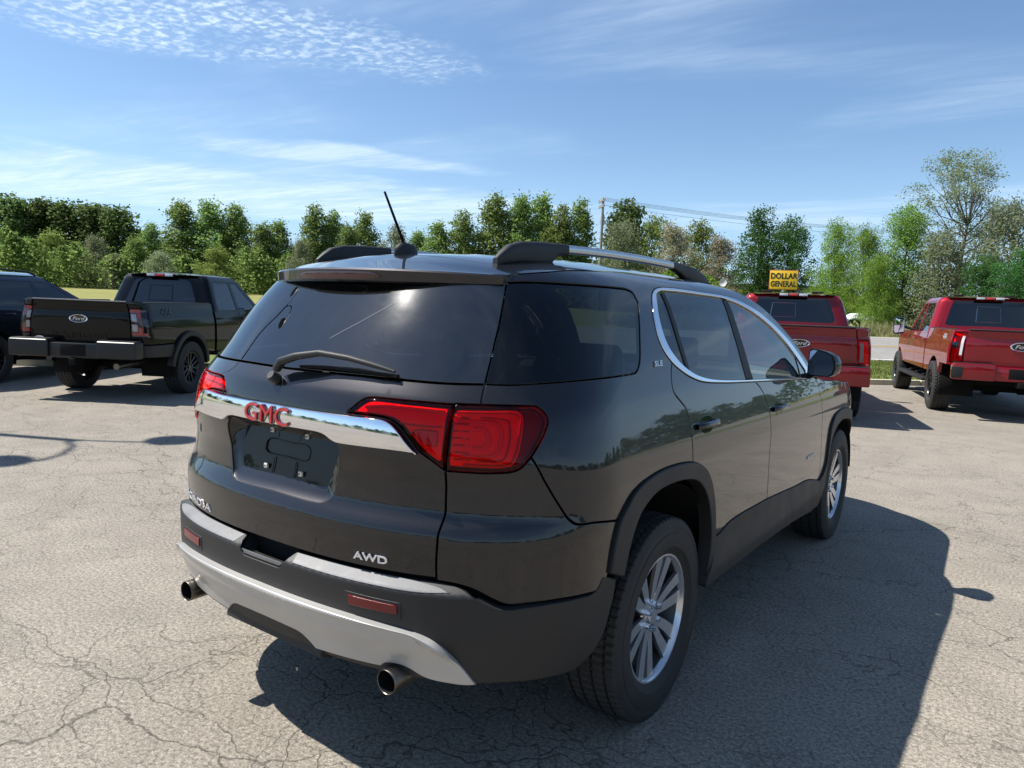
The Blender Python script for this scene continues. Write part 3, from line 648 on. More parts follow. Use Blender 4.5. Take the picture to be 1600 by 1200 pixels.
        for zz in np.linspace(1.062, 1.182, 7):
            strip_on('lamp_rib', sh, cr([(.676, zz), (.70, zz + .001), (.722, zz)]), .0022, M['lamp_rim'], lo, off=-.006, side=s, h=.003)
        strip_on('lamp_rim', sh, cr([(.690, 1.196), (.78, 1.198), (.85, 1.197), (.866, 1.185), (.866, 1.16), (.858, 1.12), (.846, 1.08), (.832, 1.056), (.81, 1.049), (.70, 1.047)]), .003, M['lamp_rim'], lo, off=-.006, side=s, h=.003)
        strip_on('lamp_rim', sh, cr([(.752, 1.185), (.80, 1.184), (.832, 1.175), (.836, 1.145), (.828, 1.10), (.812, 1.066), (.79, 1.060), (.74, 1.060)]), .0025, M['lamp_rim'], lo, off=-.006, side=s, h=.003)
        li = lamp('inner_tail_light', lIc, cr([(.360, 1.174), (.385, 1.195), (.41, 1.208), (.55, 1.208), (.660, 1.206), (.655, 1.16), (.645, 1.10), (.635, 1.052), (.60, 1.075), (.565, 1.108), (.53, 1.148), (.50, 1.166), (.44, 1.173), (.360, 1.174)], sharp=(4,)), None)
        strip_on('light_guide', sh, cr([(.400, 1.190), (.46, 1.197), (.55, 1.197), (.655, 1.194)]), .005, M['lamp_glow'], li, off=-.004, side=s, h=.005)
        strip_on('lamp_rim', sh, cr([(.52, 1.152), (.57, 1.150), (.646, 1.150)]), .0025, M['lamp_rim'], li, off=-.006, side=s, h=.003)
        rv = cr([(.556, 1.130), (.572, 1.139), (.636, 1.139), (.630, 1.095), (.616, 1.092), (.592, 1.101), (.556, 1.130)], sharp=(2, 3))
        panel('reverse_lamp', sh, rv, M['lens_clear'], li, off=.002, h=.02, gap=0, depth=.006, side=s)
        panel('reverse_reflector', sh, rv, M['lamp_silver'], li, off=-.004, h=.02, gap=.002, depth=.003, side=s)
        # door handles
        for dd, ct, cz in ((door, 2.005, 1.066), (fdoor, 2.992, 1.044)):
            tt = np.linspace(ct - .105, ct + .105, 13); offs = .026 - .022 * np.abs((tt - ct) / .105) ** 4; pp = sh.P(tt, np.full(13, cz), offs) * [s, 1, 1]
            tube('door_handle', pp, [(.012, .011)] * 13, M['paint'], dd, seg=12)
            panel('handle_recess', sh, cr([(ct - .07, cz), (ct - .05, cz + .026), (ct, cz + .034), (ct + .05, cz + .026), (ct + .07, cz), (ct + .05, cz - .026), (ct, cz - .034), (ct - .05, cz - .026), (ct - .07, cz)]), M['gloss_black'], dd, off=.0012, h=.02, gap=0, edge=.001, depth=.001, side=s)
            tk = sh.P(np.array([ct - .092]), np.array([cz]), .021)[0] * [s, 1, 1]
        # bumper reflector in a recess
        panel('reflector_recess', shb, [(.385, .650), (.567, .645), (.567, .592), (.385, .596)], M['plastic'], root, off=.002, h=.03, gap=0, edge=.002, depth=.004, side=s)
        panel('bumper_reflector', shb, [(.398, .641), (.556, .637), (.556, .609), (.398, .611)], M['lamp_red'], root, off=.006, h=.03, gap=0, edge=.002, depth=.005, side=s)
        # exhaust tip
        ex = revolve('exhaust_tip', [(-1.012, .0345), (-1.014, .036), (-1.011, .0375), (-.97, .0375), (-.78, .035)], M['steel_dark'], root, seg=32, axis='Y', center=(s * .520, 0, .402))
        revolve('exhaust_bore', [(-1.011, .0345), (-.84, .032), (-.84, .001)], M['matte_black'], ex, seg=24, axis='Y', center=(s * .520, 0, .402))
        # wheels
        for yy in (0, 2.857):
            arch_liner(root, s * .50, s * .925, yy, .40, .475 if yy == 0 else .44, M['matte_black'], .06, math.pi - .10)
            wheel(root, (s * .8185, yy, .372), s, .3815, .242, .235, 'twin')
        # roof rail
        xr = lambda y: s * np.interp(y, [-.5, -.1, .4, .9, 1.4], [.455, .468, .488, .505, .517])
        def sec(y, zb, zt, w=.036):
            a = np.linspace(0, 2 * math.pi, 17)[:-1]; c = np.sign(np.cos(a)) * np.abs(np.cos(a)) ** .6; sn = np.sign(np.sin(a)) * np.abs(np.sin(a)) ** .6
            return np.stack([xr(y) + c * w / 2, np.full(16, y), (zb + zt) / 2 + sn * (zt - zb) / 2], 1)
        ys = np.linspace(-.09, .90, 14); top = lambda y: 1.748 - .020 * ((y - .40) / .75) ** 2
        rail = loft('roof_rail', [sec(y, top(y) - .034, top(y)) for y in ys], M['alu'], root)
        loft('rail_end', [sec(y, zb, zt, w) for y, zb, zt, w in ((-.475, 1.630, 1.662, .02), (-.44, 1.640, 1.690, .034), (-.40, 1.645, 1.714, .040), (-.34, 1.650, 1.729, .042), (-.22, 1.655, top(-.22) + .004, .042), (-.16, 1.660, top(-.16) + .003, .042), (-.12, 1.694, top(-.12) + .003, .041), (-.055, 1.700, top(-.055) + .002, .040))], M['plastic'], rail)
        loft('rail_end', [sec(y, zb, zt, w) for y, zb, zt, w in ((.86, top(.86) - .036, top(.86) + .002, .040), (.93, 1.690, top(.93) + .002, .040), (1.0, 1.665, top(1.0) + .001, .041), (1.12, 1.650, 1.728, .041), (1.24, 1.640, 1.700, .036), (1.32, 1.630, 1.672, .02))], M['plastic'], rail)
        # door mirror
        def ms(u):   # section across the mirror housing, u 0 at glass to 1 at the nose
            yv = 1.862 + .16 * u; k = (1 - u ** 2.2) ** .5 if u < 1 else 0.05
            out = [(.925, 1.185), (.945, 1.172), (1.06, 1.178), (1.082, 1.192), (1.094, 1.225), (1.090, 1.265), (1.072, 1.298), (1.03, 1.318), (.95, 1.330), (.928, 1.318)]
            cx, cz = .985, 1.24
            ca, sa = math.cos(.34), math.sin(.34); q_ = []
            for a, b in out:
                dx = (a - cx) * max(k, .08); dy = yv - 1.90; q_.append((s * (cx + dx * ca + dy * sa), 1.90 - dx * sa + dy * ca, cz + (b - cz) * max(k, .08)))
            return q_
        mr = loft('door_mirror', [ms(u) for u in (0, .04, .15, .35, .55, .75, .9, .98)], M['black_paint'], root, deg=60)
        g = np.array(ms(0)); c = g.mean(0); gi = c + (g - c) * .90 + np.array([-s * .34 * .0035, -.0035, 0])
        mobj('mirror_glass', gi, [tuple(range(10)) if s > 0 else tuple(range(9, -1, -1))], M['mirror'], mr, smooth=False)
        g2 = c + (g - c) * .985 + np.array([-s * .34 * .0015, -.0015, 0]); mobj('mirror_bezel', g2, [tuple(range(10)) if s > 0 else tuple(range(9, -1, -1))], M['gloss_black'], mr, smooth=False)
        tube('mirror_stalk', [(s * .86, 1.93, 1.155), (s * .93, 1.93, 1.175), (s * .98, 1.92, 1.20)], [(.02, .045), (.018, .04), (.016, .035)], M['gloss_black'], mr)
    # --- tailgate
    tg_half = join([(0, 1.272)], cr([(0, 1.272), (.30, 1.274), (.50, 1.272), (.63, 1.270), (.749, 1.272)]), [(.752, 1.217), (.681, 1.217)], cut(lIc, P(.677, 1.215), P(.339, 1.168)), cut(lIc, P(.339, 1.168), P(.339, 1.168)),
                   cut(lIc[len(lIc) // 2:], P(.446, 1.167), P(.446, 1.167))[:0], cr([(.446, 1.167), (.481, 1.164), (.506, 1.155), (.529, 1.137), (.552, 1.11), (.578, 1.079), (.610, 1.057), (.636, 1.037), (.648, 1.028)]), cut(split, P(.649, 1.028), P(.645, .719)), [(0, .719)])
    recess_h = cr([(0, 1.10), (.20, 1.10), (.255, 1.097), (.283, 1.085), (.300, 1.060), (.292, .99), (.278, .93), (.266, .897), (.245, .884), (.20, .880), (0, .882)])
    hole = join(mir(recess_h)[:-1], recess_h)
    gate = panel('tailgate', sh, join(tg_half[1:-1], [(0, .719)], mir(tg_half[1:-1])), M['paint'], root, h=.03, hz=.02, holes=[hole])
    # number plate pocket
    hp = dens(hole, .02); hp = hp[::-1] if area(hp) < 0 else hp
    yp = lambda x, z: -.966 + .22 * (z - 1.0) + .10 * x * x
    def on_plane(r): q = sh.S(r[:, 0], r[:, 1]); q[:, 1] = yp(q[:, 0], q[:, 2]); return q
    r0 = sh.P(inset(hp, -.004)[:, 0], inset(hp, -.004)[:, 1], -.0015); r3 = on_plane(inset(hp, .040)); rm = on_plane(inset(hp, .030)); r1 = sh.S(hp[:, 0], hp[:, 1]); r1[:, 1] += .008
    mid = r1 * .25 + rm * .75; mid[:, 1] -= .003
    loft('plate_pocket', [r0, r1, mid, r3], M['paint'], gate, closed=True, caps=False, deg=60)
    mobj('plate_panel', r3, [tuple(range(len(r3)))], M['black_paint'], gate, smooth=True)
    for sx in (-1, 1):
        for sz in (-1, 1):
            p = np.array([sx * .089, yp(.089, 1.001 + sz * .059) - .002, 1.001 + sz * .059])
            b_ = box('screw_insert', p, (.016, .008, .016), M['nut_brass'], gate, bev=.002); revolve('screw_hole', [(-.006, .0035), (-.0045, .001)], M['matte_black'], b_, seg=12, axis='Y', center=p)
    slot = cr([(-.113, 1.006), (-.113, 1.018), (-.098, 1.030), (0, 1.031), (.098, 1.030), (.113, 1.018), (.113, 1.006), (.113, .996), (.098, .985), (0, .984), (-.098, .985), (-.113, .996), (-.113, 1.006)])
    tube('plate_bead', [(a_, yp(a_, b_) + .0006, b_) for a_, b_ in slot], .0026, M['black_paint'], gate, seg=8)
    for xx in (-.055, .055):
        for z0_, z1_ in ((.925, .975), (1.04, 1.075)): tube('plate_bead', [(xx, yp(xx, z_) + .0006, z_) for z_ in (z0_, z1_)], .0018, M['black_paint'], gate, seg=8)
    for xx in (-.07, .07): box('plate_lamp', sh.P(np.array([xx]), np.array([1.098]), -.02)[0], (.06, .03, .014), M['gloss_black'], gate, bev=.004)
    # chrome bar and lettering
    cT = cr([(0, 1.163), (.137, 1.162), (.335, 1.161), (.446, 1.162), (.481, 1.159), (.503, 1.150), (.525, 1.131), (.547, 1.104), (.572, 1.077), (.583, 1.070)])
    cB = cr([(0, 1.097), (.17, 1.098), (.242, 1.097), (.267, 1.092), (.288, 1.081), (.308, 1.074), (.345, 1.073), (.503, 1.073), (.583, 1.070)])
    half = join(cT, cB[::-1]); bar_poly = join(cT, cB[::-1], mir(cB[::-1])[1:], mir(cT)[:-1])
    barz = lambda t, z: .012 + .013 * np.sqrt(np.clip(1 - ((z - 1.118) / .058) ** 2, .02, 1))
    bar = panel('chrome_bar', sh, bar_poly, M['chrome'], gate, off=barz, h=.02, hz=.008, gap=.001, edge=.004, depth=.014)
    place = lambda t0, z0, o: (lambda u, v, w: sh.S(t0 + u, z0 + v) + sh.n(t0 + u, z0 + v) * (o + w)[:, None])
    lettering('badge_lettering', 'GMC', .080, place(-.016, 1.101, .0265), M['badge_red'], bar, .006, bold=-.0002, xs=1.46, spacing=1.04)
    lettering('badge_backing', 'GMC', .080, place(-.016, 1.101, .0235), M['dark_chrome'], bar, .0035, bold=.0020, xs=1.46, spacing=1.04)
    lettering('model_lettering', 'ACADIA', .038, place(-.520, .736, .002), M['badge_white'], gate, .003, bold=-.0004, xs=1.95, spacing=1.12)
    lettering('drive_lettering', 'AWD', .030, place(.448, .742, .002), M['badge_white'], gate, .004, bold=.0008, xs=1.5, spacing=1.05)
    for s in (1, -1):
        pl = (lambda s_: (lambda t0, z0, o: (lambda u, v, w: (sh.S(t0 + s_ * u, z0 + v) + sh.n(t0 + s_ * u, z0 + v) * (o + w)[:, None]) * [s_, 1, 1])))(s)
        lettering('trim_lettering', 'SLE', .026, pl(1.578, 1.305, .002), M['badge_white'], root, .003, bold=.0006, xs=1.9, spacing=1.1)
        lettering('door_lettering', 'ACADIA', .026, pl(3.68, .692, .002), M['badge_white'], root, .003, bold=.0004, xs=1.7, spacing=1.1)
    # rear window
    panel('rear_glass', sh, join(cr([(0, 1.274), (.30, 1.276), (.50, 1.274), (.63, 1.272), (.748, 1.274)]), gapU[::-1][6:], [(.70, 1.579), (0, 1.585)], mir(join(cr([(0, 1.274), (.30, 1.276), (.50, 1.274), (.63, 1.272), (.748, 1.274)]), gapU[::-1][6:], [(.70, 1.579), (0, 1.585)]))[1:-1]), M['glass'], root, off=-.002, h=.035, gap=.002, depth=.006)
    V = []; F = []
    for z_ in np.linspace(1.315, 1.545, 12):
        tt_ = np.linspace(-.66, .66, 45); a_ = sh.P(tt_, np.full(45, z_ - .0007), -.008); b_ = sh.P(tt_, np.full(45, z_ + .0007), -.008); o_ = len(V); V += list(a_) + list(b_); F += [(o_ + k, o_ + k + 1, o_ + 46 + k, o_ + 45 + k) for k in range(44)]
    mobj('defroster_grid', V, F, mat_p('defroster_print', (.16, .10, .06), .6), root)
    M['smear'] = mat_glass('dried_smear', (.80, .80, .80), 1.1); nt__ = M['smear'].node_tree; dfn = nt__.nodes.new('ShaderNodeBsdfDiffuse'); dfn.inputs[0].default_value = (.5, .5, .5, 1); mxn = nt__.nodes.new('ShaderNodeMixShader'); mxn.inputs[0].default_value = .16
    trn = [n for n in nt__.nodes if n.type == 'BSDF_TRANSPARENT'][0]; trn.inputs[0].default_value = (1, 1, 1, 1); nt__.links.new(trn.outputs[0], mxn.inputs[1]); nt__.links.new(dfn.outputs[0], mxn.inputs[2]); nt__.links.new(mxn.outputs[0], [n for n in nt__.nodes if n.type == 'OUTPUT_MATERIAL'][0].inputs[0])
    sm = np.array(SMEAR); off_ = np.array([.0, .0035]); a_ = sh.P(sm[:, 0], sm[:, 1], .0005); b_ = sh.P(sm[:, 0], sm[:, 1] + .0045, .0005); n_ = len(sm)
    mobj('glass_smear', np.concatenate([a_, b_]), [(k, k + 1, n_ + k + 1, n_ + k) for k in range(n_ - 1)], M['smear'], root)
    # wiper
    wp = [(-.030, 1.252, .030), (0.0, 1.272, .045), (.08, 1.288, .052), (.18, 1.305, .050), (.30, 1.303, .040), (.40, 1.293, .030), (.475, 1.283, .022)]
    pts = [sh.P(np.array([a]), np.array([b]), c)[0] for a, b, c in wp]
    arm = tube('rear_wiper', pts, [(.012, .014), (.013, .017), (.012, .016), (.010, .014), (.009, .012), (.008, .010), (.004, .005)], M['plastic'], root, seg=12, sq=.7)
    tube('wiper_pivot', [sh.P(np.array([-.045]), np.array([1.235]), o)[0] for o in (-.01, .02, .032)], [.020, .019, .014], M['plastic'], arm, seg=16)
    bl = [sh.P(np.array([a]), np.array([b]), .010)[0] for a, b in ((.07, 1.279), (.2, 1.284), (.32, 1.283), (.42, 1.279), (.485, 1.276))]
    tube('wiper_blade', bl, (.006, .010), M['matte_black'], arm, seg=8)
    # bumper with a hand notch, skid panel
    hb = join(cr([(.145, .713), (.30, .714), (.45, .713), (.56, .712), (.645, .712)]), gapBc, [(1.26, .676), (1.305, .656)], cr([(1.305, .656), (1.285, .58), (1.215, .49), (1.13, .44), (1.065, .415)]), cr([(1.065, .415), (.98, .413), (.846, .412), (.763, .408), (.60, .405), (.40, .402), (.245, .398)]), [(0, .398)])
    notch = [(-.145, .713), (-.112, .664), (-.10, .658), (.10, .658), (.112, .664), (.145, .713)]
    bump = panel('rear_bumper', shb, join(notch, hb[1:-1], [(0, .398)], mir(hb[1:-1])), M['plastic'], root, off=0, h=.03, hz=.006, gap=.002, edge=.004, depth=.030)
    nt_ = np.array(notch); na = shb.P(nt_[:, 0], nt_[:, 1], -.002); nb_ = na + np.array([0, .055, 0]); nb_[:, 2] -= [0, .006, .006, .006, .006, 0]
    loft('notch_floor', [na, nb_], M['plastic'], bump, closed=False, caps=False, deg=20)
    box('notch_back', (0, -.955, .70), (.40, .01, .11), M['matte_black'], bump, bev=.002)
    loft('bumper_beam', [sh.P(np.linspace(-1.15, 1.15, 61), np.full(61, z_), -.04) for z_ in (.60, .66, .76)], M['matte_black'], bump, closed=False, caps=False)
    M['ledge_sheen'] = add_noise_var(mat_p('sunlit_ledge_grey', (.15, .15, .155), .55), 12, .18, .08, .4, 300)  # sun sheen on the bumper ledges, painted in as lighter grey plastic strips
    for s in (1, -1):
        panel('ledge_sheen', shb, join(cr([(.150, .707), (.30, .708), (.45, .707), (.58, .705), (.665, .697), (.70, .688)]), cr([(.70, .688), (.62, .682), (.45, .682), (.30, .683), (.168, .684)])), M['ledge_sheen'], bump, off=.0015, h=.03, hz=.004, gap=.001, edge=.001, depth=.002, side=s)
    panel('ledge_sheen', shb, [(-.103, .661), (.103, .661), (.118, .675), (-.118, .675)], M['ledge_sheen'], bump, off=-.004, h=.03, hz=.006, gap=0, edge=.001, depth=.001)
    sT = cr([(0, .586), (.288, .584), (.40, .581), (.514, .574), (.591, .566), (.632, .557), (.667, .541), (.711, .495), (.752, .432), (.763, .412)])
    sB = cr([(.763, .412), (.734, .408), (.684, .411), (.634, .417), (.609, .425), (.581, .441), (.55, .450), (.505, .445), (.488, .430), (.407, .427), (.245, .421), (.217, .444), (.186, .460), (.107, .466), (0, .468)], sharp=(8, 10))
    sk = join(sT, sB)
    skz = lambda t, z: .013 + .009 * np.exp(-((z - (.575 - .10 * np.clip((np.abs(t) - .60) / .16, 0, 1))) / .014) ** 2) + .005 * np.clip((z - .50) / .03, -1, 1)
    panel('skid_panel', shb, join(sT, sB[:-1], [(0, .468)], mir(sk)[1:-1]), M['silver'], bump, off=skz, h=.02, hz=.010, gap=0, edge=.004, depth=.028)
    bm = bmesh.new(); add_box(bm, Vector((0, -.985, .43)), (.50, .06, .10), Matrix.Rotation(-.35, 3, 'X'), .012); bm_obj('lower_valance', bm, M['plastic'], bump)
    # --- roof, spoiler
    def edge_at(y):
        t = np.linspace(.6, 3.2, 1200); p = sh.S(t, roofE(t)); return np.array([np.interp(y, p[:, 1], p[:, k]) for k in range(3)])
    zc = lambda y: np.interp(y, [-.62, -.45, -.2, .2, .8, 1.1, 1.35], [1.655, 1.680, 1.700, 1.718, 1.718, 1.702, 1.665])
    ysamp = np.linspace(-.50, 1.30, 48); us = np.linspace(-1, 1, 41); V = []; F = []
    for y in ysamp:
        e = edge_at(y)
        for u in us: V.append((u * (e[0] - .003), y + .10 * max(0, (y - .9) / .3) * (1 - u * u), e[2] + (float(zc(y)) - e[2]) * (1 - abs(u) ** 2.3)))
    n = len(us)
    for i in range(len(ysamp) - 1):
        for k in range(n - 1): F.append((i * n + k, i * n + k + 1, (i + 1) * n + k + 1, (i + 1) * n + k))
    mobj('roof', V, F, M['paint'], root)
    mobj('headliner', [(x * .97, y, z - .03) for x, y, z in V], F, M['interior_lt'], root)
    secs = []
    for u in np.linspace(-1, 1, 49):
        x = .572 * u; au = abs(u)
        yt = -.772 + .187 * au ** 2.4; zt = 1.609 - .012 * au ** 2; e = edge_at(-.50)
        zr_ = e[2] + (float(zc(-.50)) - e[2]) * (1 - min(1, abs(x) / e[0]) ** 2.3)
        yg = -.70 + .20 * au ** 2.2
        hgt = .046 - .012 * au ** 3
        secs.append([(x, -.497, zr_), (x, -.497 + (yt + .497) * .5, zr_ + (zt - zr_) * .44), (x, yt + .03, zt + .004), (x, yt + .006, zt + .001), (x, yt, zt - .005), (x, yt + .004, zt - hgt + .006), (x, yt + .012, zt - hgt), (x, min(yt + .06, yg - .01), zt - hgt + .006), (x, max(yg, yt + .07) + .03, 1.588), (x, -.497, 1.60)])
    spo = loft('roof_spoiler', secs, M['paint'], root, deg=28)
    ch = []
    for x in np.linspace(-.20, .20, 21):
        au = abs(x / .572); yt = -.772 + .187 * au ** 2.4 - .0025; zt = 1.609 - .012 * au ** 2; hh = .013 * (1 - (abs(x) / .205) ** 8)
        ch.append([(x, yt + .001, zt - .024 + hh), (x, yt, zt - .024), (x, yt + .003, zt - .024 - hh), (x, yt + .02, zt - .024)])
    loft('high_brake_light', ch, mat_p('smoked_red_lens', (.035, .004, .006), .08, 0, .6), spo)
    ant = loft('roof_antenna', [[(r * .55 * math.cos(a), -.43 + off_ + r * 1.5 * math.sin(a), z) for a in np.linspace(0, 2 * math.pi, 17)[:-1]] for r, off_, z in ((.040, 0, 1.672), (.040, 0, 1.695), (.032, .004, 1.712), (.016, -.004, 1.722))], M['plastic'], root)
    tube('antenna_mast', [(0, -.440, 1.715), (0, -.46, 1.75), (0, -.547, 1.895)], [.0062, .0055, .0042], M['matte_black'], ant)
    # --- windscreen, bonnet
    V = []; F = []; A = apil[::2]; E = sh.S(A[:, 0], A[:, 1]); us = np.linspace(-1, 1, 25)
    for e in E:
        for u in us: V.append((u * (e[0] - .01), e[1] + .20 * (1 - u * u), e[2] + .01 * (1 - u * u)))
    n = len(us)
    for i in range(len(E) - 1):
        for k in range(n - 1): F.append((i * n + k, (i + 1) * n + k, (i + 1) * n + k + 1, i * n + k + 1))
    ws = mobj('windscreen', V, F, M['glass_f'], root)
    for s in (1, -1): loft('windscreen_border', [[(s * (e[0] + .005), e[1] - .01, e[2] - .008), (s * (e[0] - .05), e[1] + .02, e[2] - .012), (s * (e[0] - .17), e[1] + .085, e[2] - .010)] for e in E], M['gloss_black'], ws, closed=False, caps=False)
    V = []; F = []; tt = np.linspace(3.86, 5.25, 26); zz = np.interp(tt, [3.86, 4.05, 4.3, 4.6, 5.0, 5.25], [1.142, 1.118, 1.10, 1.075, 1.03, .985]); E = sh.S(tt, zz)
    for i, e in enumerate(E):
        g = i / (len(E) - 1)
        for u in us: V.append((u * e[0] * .995, e[1] + (.17 * (1 - g) + .30 * g ** 3) * (1 - u * u), e[2] + (.055 - .045 * g ** 3) * (1 - abs(u) ** 2.6)))
    for i in range(len(E) - 1):
        for k in range(n - 1): F.append((i * n + k, i * n + k + 1, (i + 1) * n + k + 1, (i + 1) * n + k))
    mobj('bonnet', V, F, M['paint'], root)
    # --- inside and below
    for x in (-.40, .40): seat(root, x, 1.35, .45, .50, M['interior'])
    for x in (-.42, .42): seat(root, x, .45, .47, .50, M['interior'], .58)
    for x in (-.36, .36): seat(root, x, -.42, .56, .44, M['interior'], .46)
    box('dashboard', (0, 2.15, 1.02), (1.55, .42, .22), M['interior'], root, bev=.08, seg=3)
    steering_wheel(root, -.40, 1.86, 1.08, M['interior'])
    box('cabin_floor', (0, 1.43, .44), (1.86, 1.62, .05), M['interior'], root, bev=.01)
    box('cargo_floor', (0, -.1, .50), (1.2, 1.4, .05), M['interior'], root, bev=.01)
    box('firewall', (0, 2.33, .78), (1.70, .05, .62), M['matte_black'], root, bev=.01)
    box('underbody', (0, 1.55, .34), (1.30, 1.9, .16), M['matte_black'], root, bev=.04)
    box('rear_underbody', (0, -.43, .50), (1.32, .98, .09), M['matte_black'], root, bev=.05)
    box('rear_floor_pan', (0, -.60, .505), (1.50, .34, .08), M['matte_black'], root, bev=.02)
    box('front_underbody', (0, 3.1, .42), (1.2, 1.1, .25), M['matte_black'], root, bev=.05)
    tube('silencer', [(-.52, -.70, .40), (-.30, -.66, .39), (.30, -.66, .39), (.52, -.70, .40)], [.05, .08, .08, .05], M['steel_dark'], root, seg=14)
    return root
build_suv()
# ------------------------------------------------------------------ pickups and the SUV parked further off
def cst(v): return smooth_table([(0, v), (2, v)], sig=.01)
def oval(parent, name, c, w, hgt, mat_rim, mat_face, text=None, yaw=0., mat_text=None):
    """oval badge facing -Y at c"""
    bm = bmesh.new(); rings = []
    for r, y in ((1., 0), (1., -.010), (.94, -.014), (.86, -.012)):
        rings.append([bm.verts.new((c[0] + w / 2 * r * math.cos(a), c[1] + y, c[2] + hgt / 2 * r * math.sin(a))) for a in np.linspace(0, 2 * math.pi, 41)[:-1]])
    for a, b in zip(rings[:-1], rings[1:]):
        for k in range(40): bm.faces.new((a[k], a[(k + 1) % 40], b[(k + 1) % 40], b[k]))
    o = bm_obj(name, bm, mat_rim, parent)
    q = [(c[0] + w / 2 * .87 * math.cos(a), c[1] - .0115, c[2] + hgt / 2 * .87 * math.sin(a)) for a in np.linspace(0, 2 * math.pi, 41)[:-1]]
    mobj('badge_face', q, [tuple(range(39, -1, -1))], mat_face, o, smooth=False)
    if text: lettering('badge_lettering', text, hgt * .62, lambda u, v, w_: np.stack([c[0] + u, np.full_like(u, c[1] - .0118) - w_, c[2] + v - hgt * .20], 1), mat_text or M['badge_white'], o, .003, shear=.35, xs=1.25)
    return o
def pickup(c):
    root = empty(c['name'], (c['x'], c['y'], 0), c['h'], c['s']); tag(root, c['label'], c['cat'], c.get('group'))
    pm = M[c['paint']]; W0, top, belt, rear, roof, yb, wb, tr = c['W'], c['top'], c['belt'], c['rear'], c['roof'], c['yb'], c['wb'], c['tyre']
    cm = c.get('clad', pm)
    R = smooth_table([(.2, rear + .06), (.75, rear + .02), (.95, rear), (top - .22, rear), (top - .12, rear + .012), (top - .03, rear - .004), (top + .2, rear + .0)], sig=.012)
    Wt = smooth_table([(.2, W0 - .05), (.5, W0 - .015), (.75, W0), (1.05, W0 - .004), (belt - .10, W0 - .02), (belt, W0 - .045), (top + .1, W0 - .085)], sig=.025)
    Fr = smooth_table([(.2, wb + .78), (.6, wb + .90), (1.0, wb + .88), (1.3, wb + .72)], sig=.05)
    sh = Shell(R, Wt, cst(4.5), cst(.26), Fr, nf=3.2, yref=rear + .26, yfront=wb + .1, belly=.006, ymid=yb + .6, canon=(W0, .26, 4.5), tail=.5)
    T = lambda y, z=1.0: sh.t_of_y(y, z)
    tg = c['tg']; lz0, lz1 = c['lz']; tl = c['tl']
    gate = panel('tailgate', sh, [(-tg, .74), (tg, .74), (tg, top), (-tg, top)], pm, root, h=.07, hz=.04, gap=.005, edge=.008, depth=.05)
    tp = [sh.P(np.array([t]), np.array([top]), .006)[0] + np.array([0, .022, .006]) for t in np.linspace(-tg + .01, tg - .01, 15)]
    tube('tailgate_cap', tp, (.012, .032), c.get('capmat', M['plastic']), gate, seg=10, sq=.7)
    if c.get('stamp'):
        lettering('stamped_lettering', c['stamp'], .105, lambda u, v, w_: sh.S(u, .865 + v) + sh.n(u, .865 + v) * (.001 + w_)[:, None], pm, gate, .005, bold=.002, xs=1.9, spacing=1.12)
    box('tailgate_handle', (0, rear - .004, top - .17), (.24, .02, .06), M['gloss_black'], gate, bev=.012) if c.get('handle') else None
    oval(gate, 'oval_badge', (0, rear - .004, c['logo_z']), c.get('logo_w', .24), c.get('logo_w', .24) * .42, M['chrome'], M['gloss_black'], 'Ford')
    if c.get('sticker'):
        sx, sz = c['sticker']; st = oval(gate, 'tailgate_sticker', (sx, rear + .002, sz), .15, .07, M['badge_white'], M['badge_white'])
    arch = lambda yc, rr, a0, a1, n=22: np.array([(T(yc + rr * math.cos(a), tr), tr + rr * math.sin(a)) for a in np.linspace(a0, a1, n)])
    ar = tr + .075; z0 = c['sill']
    ybody0 = yb + .02
    for s in (1, -1):
        # bed side with arch
        A = arch(0, ar, math.pi * .99, .01 * math.pi); A = A[A[:, 1] > z0]
        poly = join([(tg + .006, top), (tg + .006, lz1)], [(tl, lz1), (tl, lz0), (tg + .006, lz0), (tg + .006, c['bz'])], [(T(-ar - .02), c['bz'])], A, [(T(ar + .02), z0), (T(yb - .02, z0), z0), (T(yb - .02, top), top)])
        panel('bed_side', sh, poly, pm, root, h=.07, hz=.06, gap=.004, edge=.006, depth=.05, side=s)
        if c['flare']:
            A2 = arch(0, ar + .075, math.pi * .97, .03 * math.pi)
            panel('wheel_arch_flare', sh, join(A2, arch(0, ar - .006, .02 * math.pi, math.pi * .98)), c['flaremat'], root, off=c['flare'], h=.07, gap=0, edge=.01, depth=.09, side=s)
            A2 = arch(wb, ar + .075, math.pi * .97, .03 * math.pi)
            panel('wheel_arch_flare', sh, join(A2, arch(wb, ar - .006, .02 * math.pi, math.pi * .98)), c['flaremat'], root, off=c['flare'], h=.07, gap=0, edge=.01, depth=.09, side=s)
            if c.get('low_clad'): panel('bumper_end', sh, [(tg - .05, c['bz'] - .01), (T(-ar - .01), c['bz'] - .01), (T(-ar - .01), c['bz'] - .20), (tg - .05, c['bz'] - .17)], M['plastic'], root, off=.012, h=.07, gap=0, edge=.01, depth=.05, side=s)
        # doors
        ys = c['doors']; fz = z0
        for i in range(2):
            a, b = ys[i], ys[i + 1]
            d = panel('rear_door' if i == 0 else 'front_door', sh, [(T(a, fz), fz), (T(b, fz), fz), (T(b, belt), belt), (T(a, belt), belt)], pm, root, h=.08, hz=.05, gap=.005, edge=.006, depth=.03, side=s)
            hy = a + .16 if i == 0 else a + .16
            tt = np.linspace(T(hy - .10, belt - .12), T(hy + .10, belt - .12), 9); pp = sh.P(tt, np.full(9, belt - .12), .03 - .026 * np.abs(np.linspace(-1, 1, 9)) ** 4) * [s, 1, 1]
            tube('door_handle', pp, (.014, .012), pm if not c.get('blackhandle') else M['plastic'], d, seg=10)
        A = arch(wb, ar, math.pi * .99, .01 * math.pi); A = A[A[:, 1] > z0]
        fe = ys[2]; nose = wb + .55
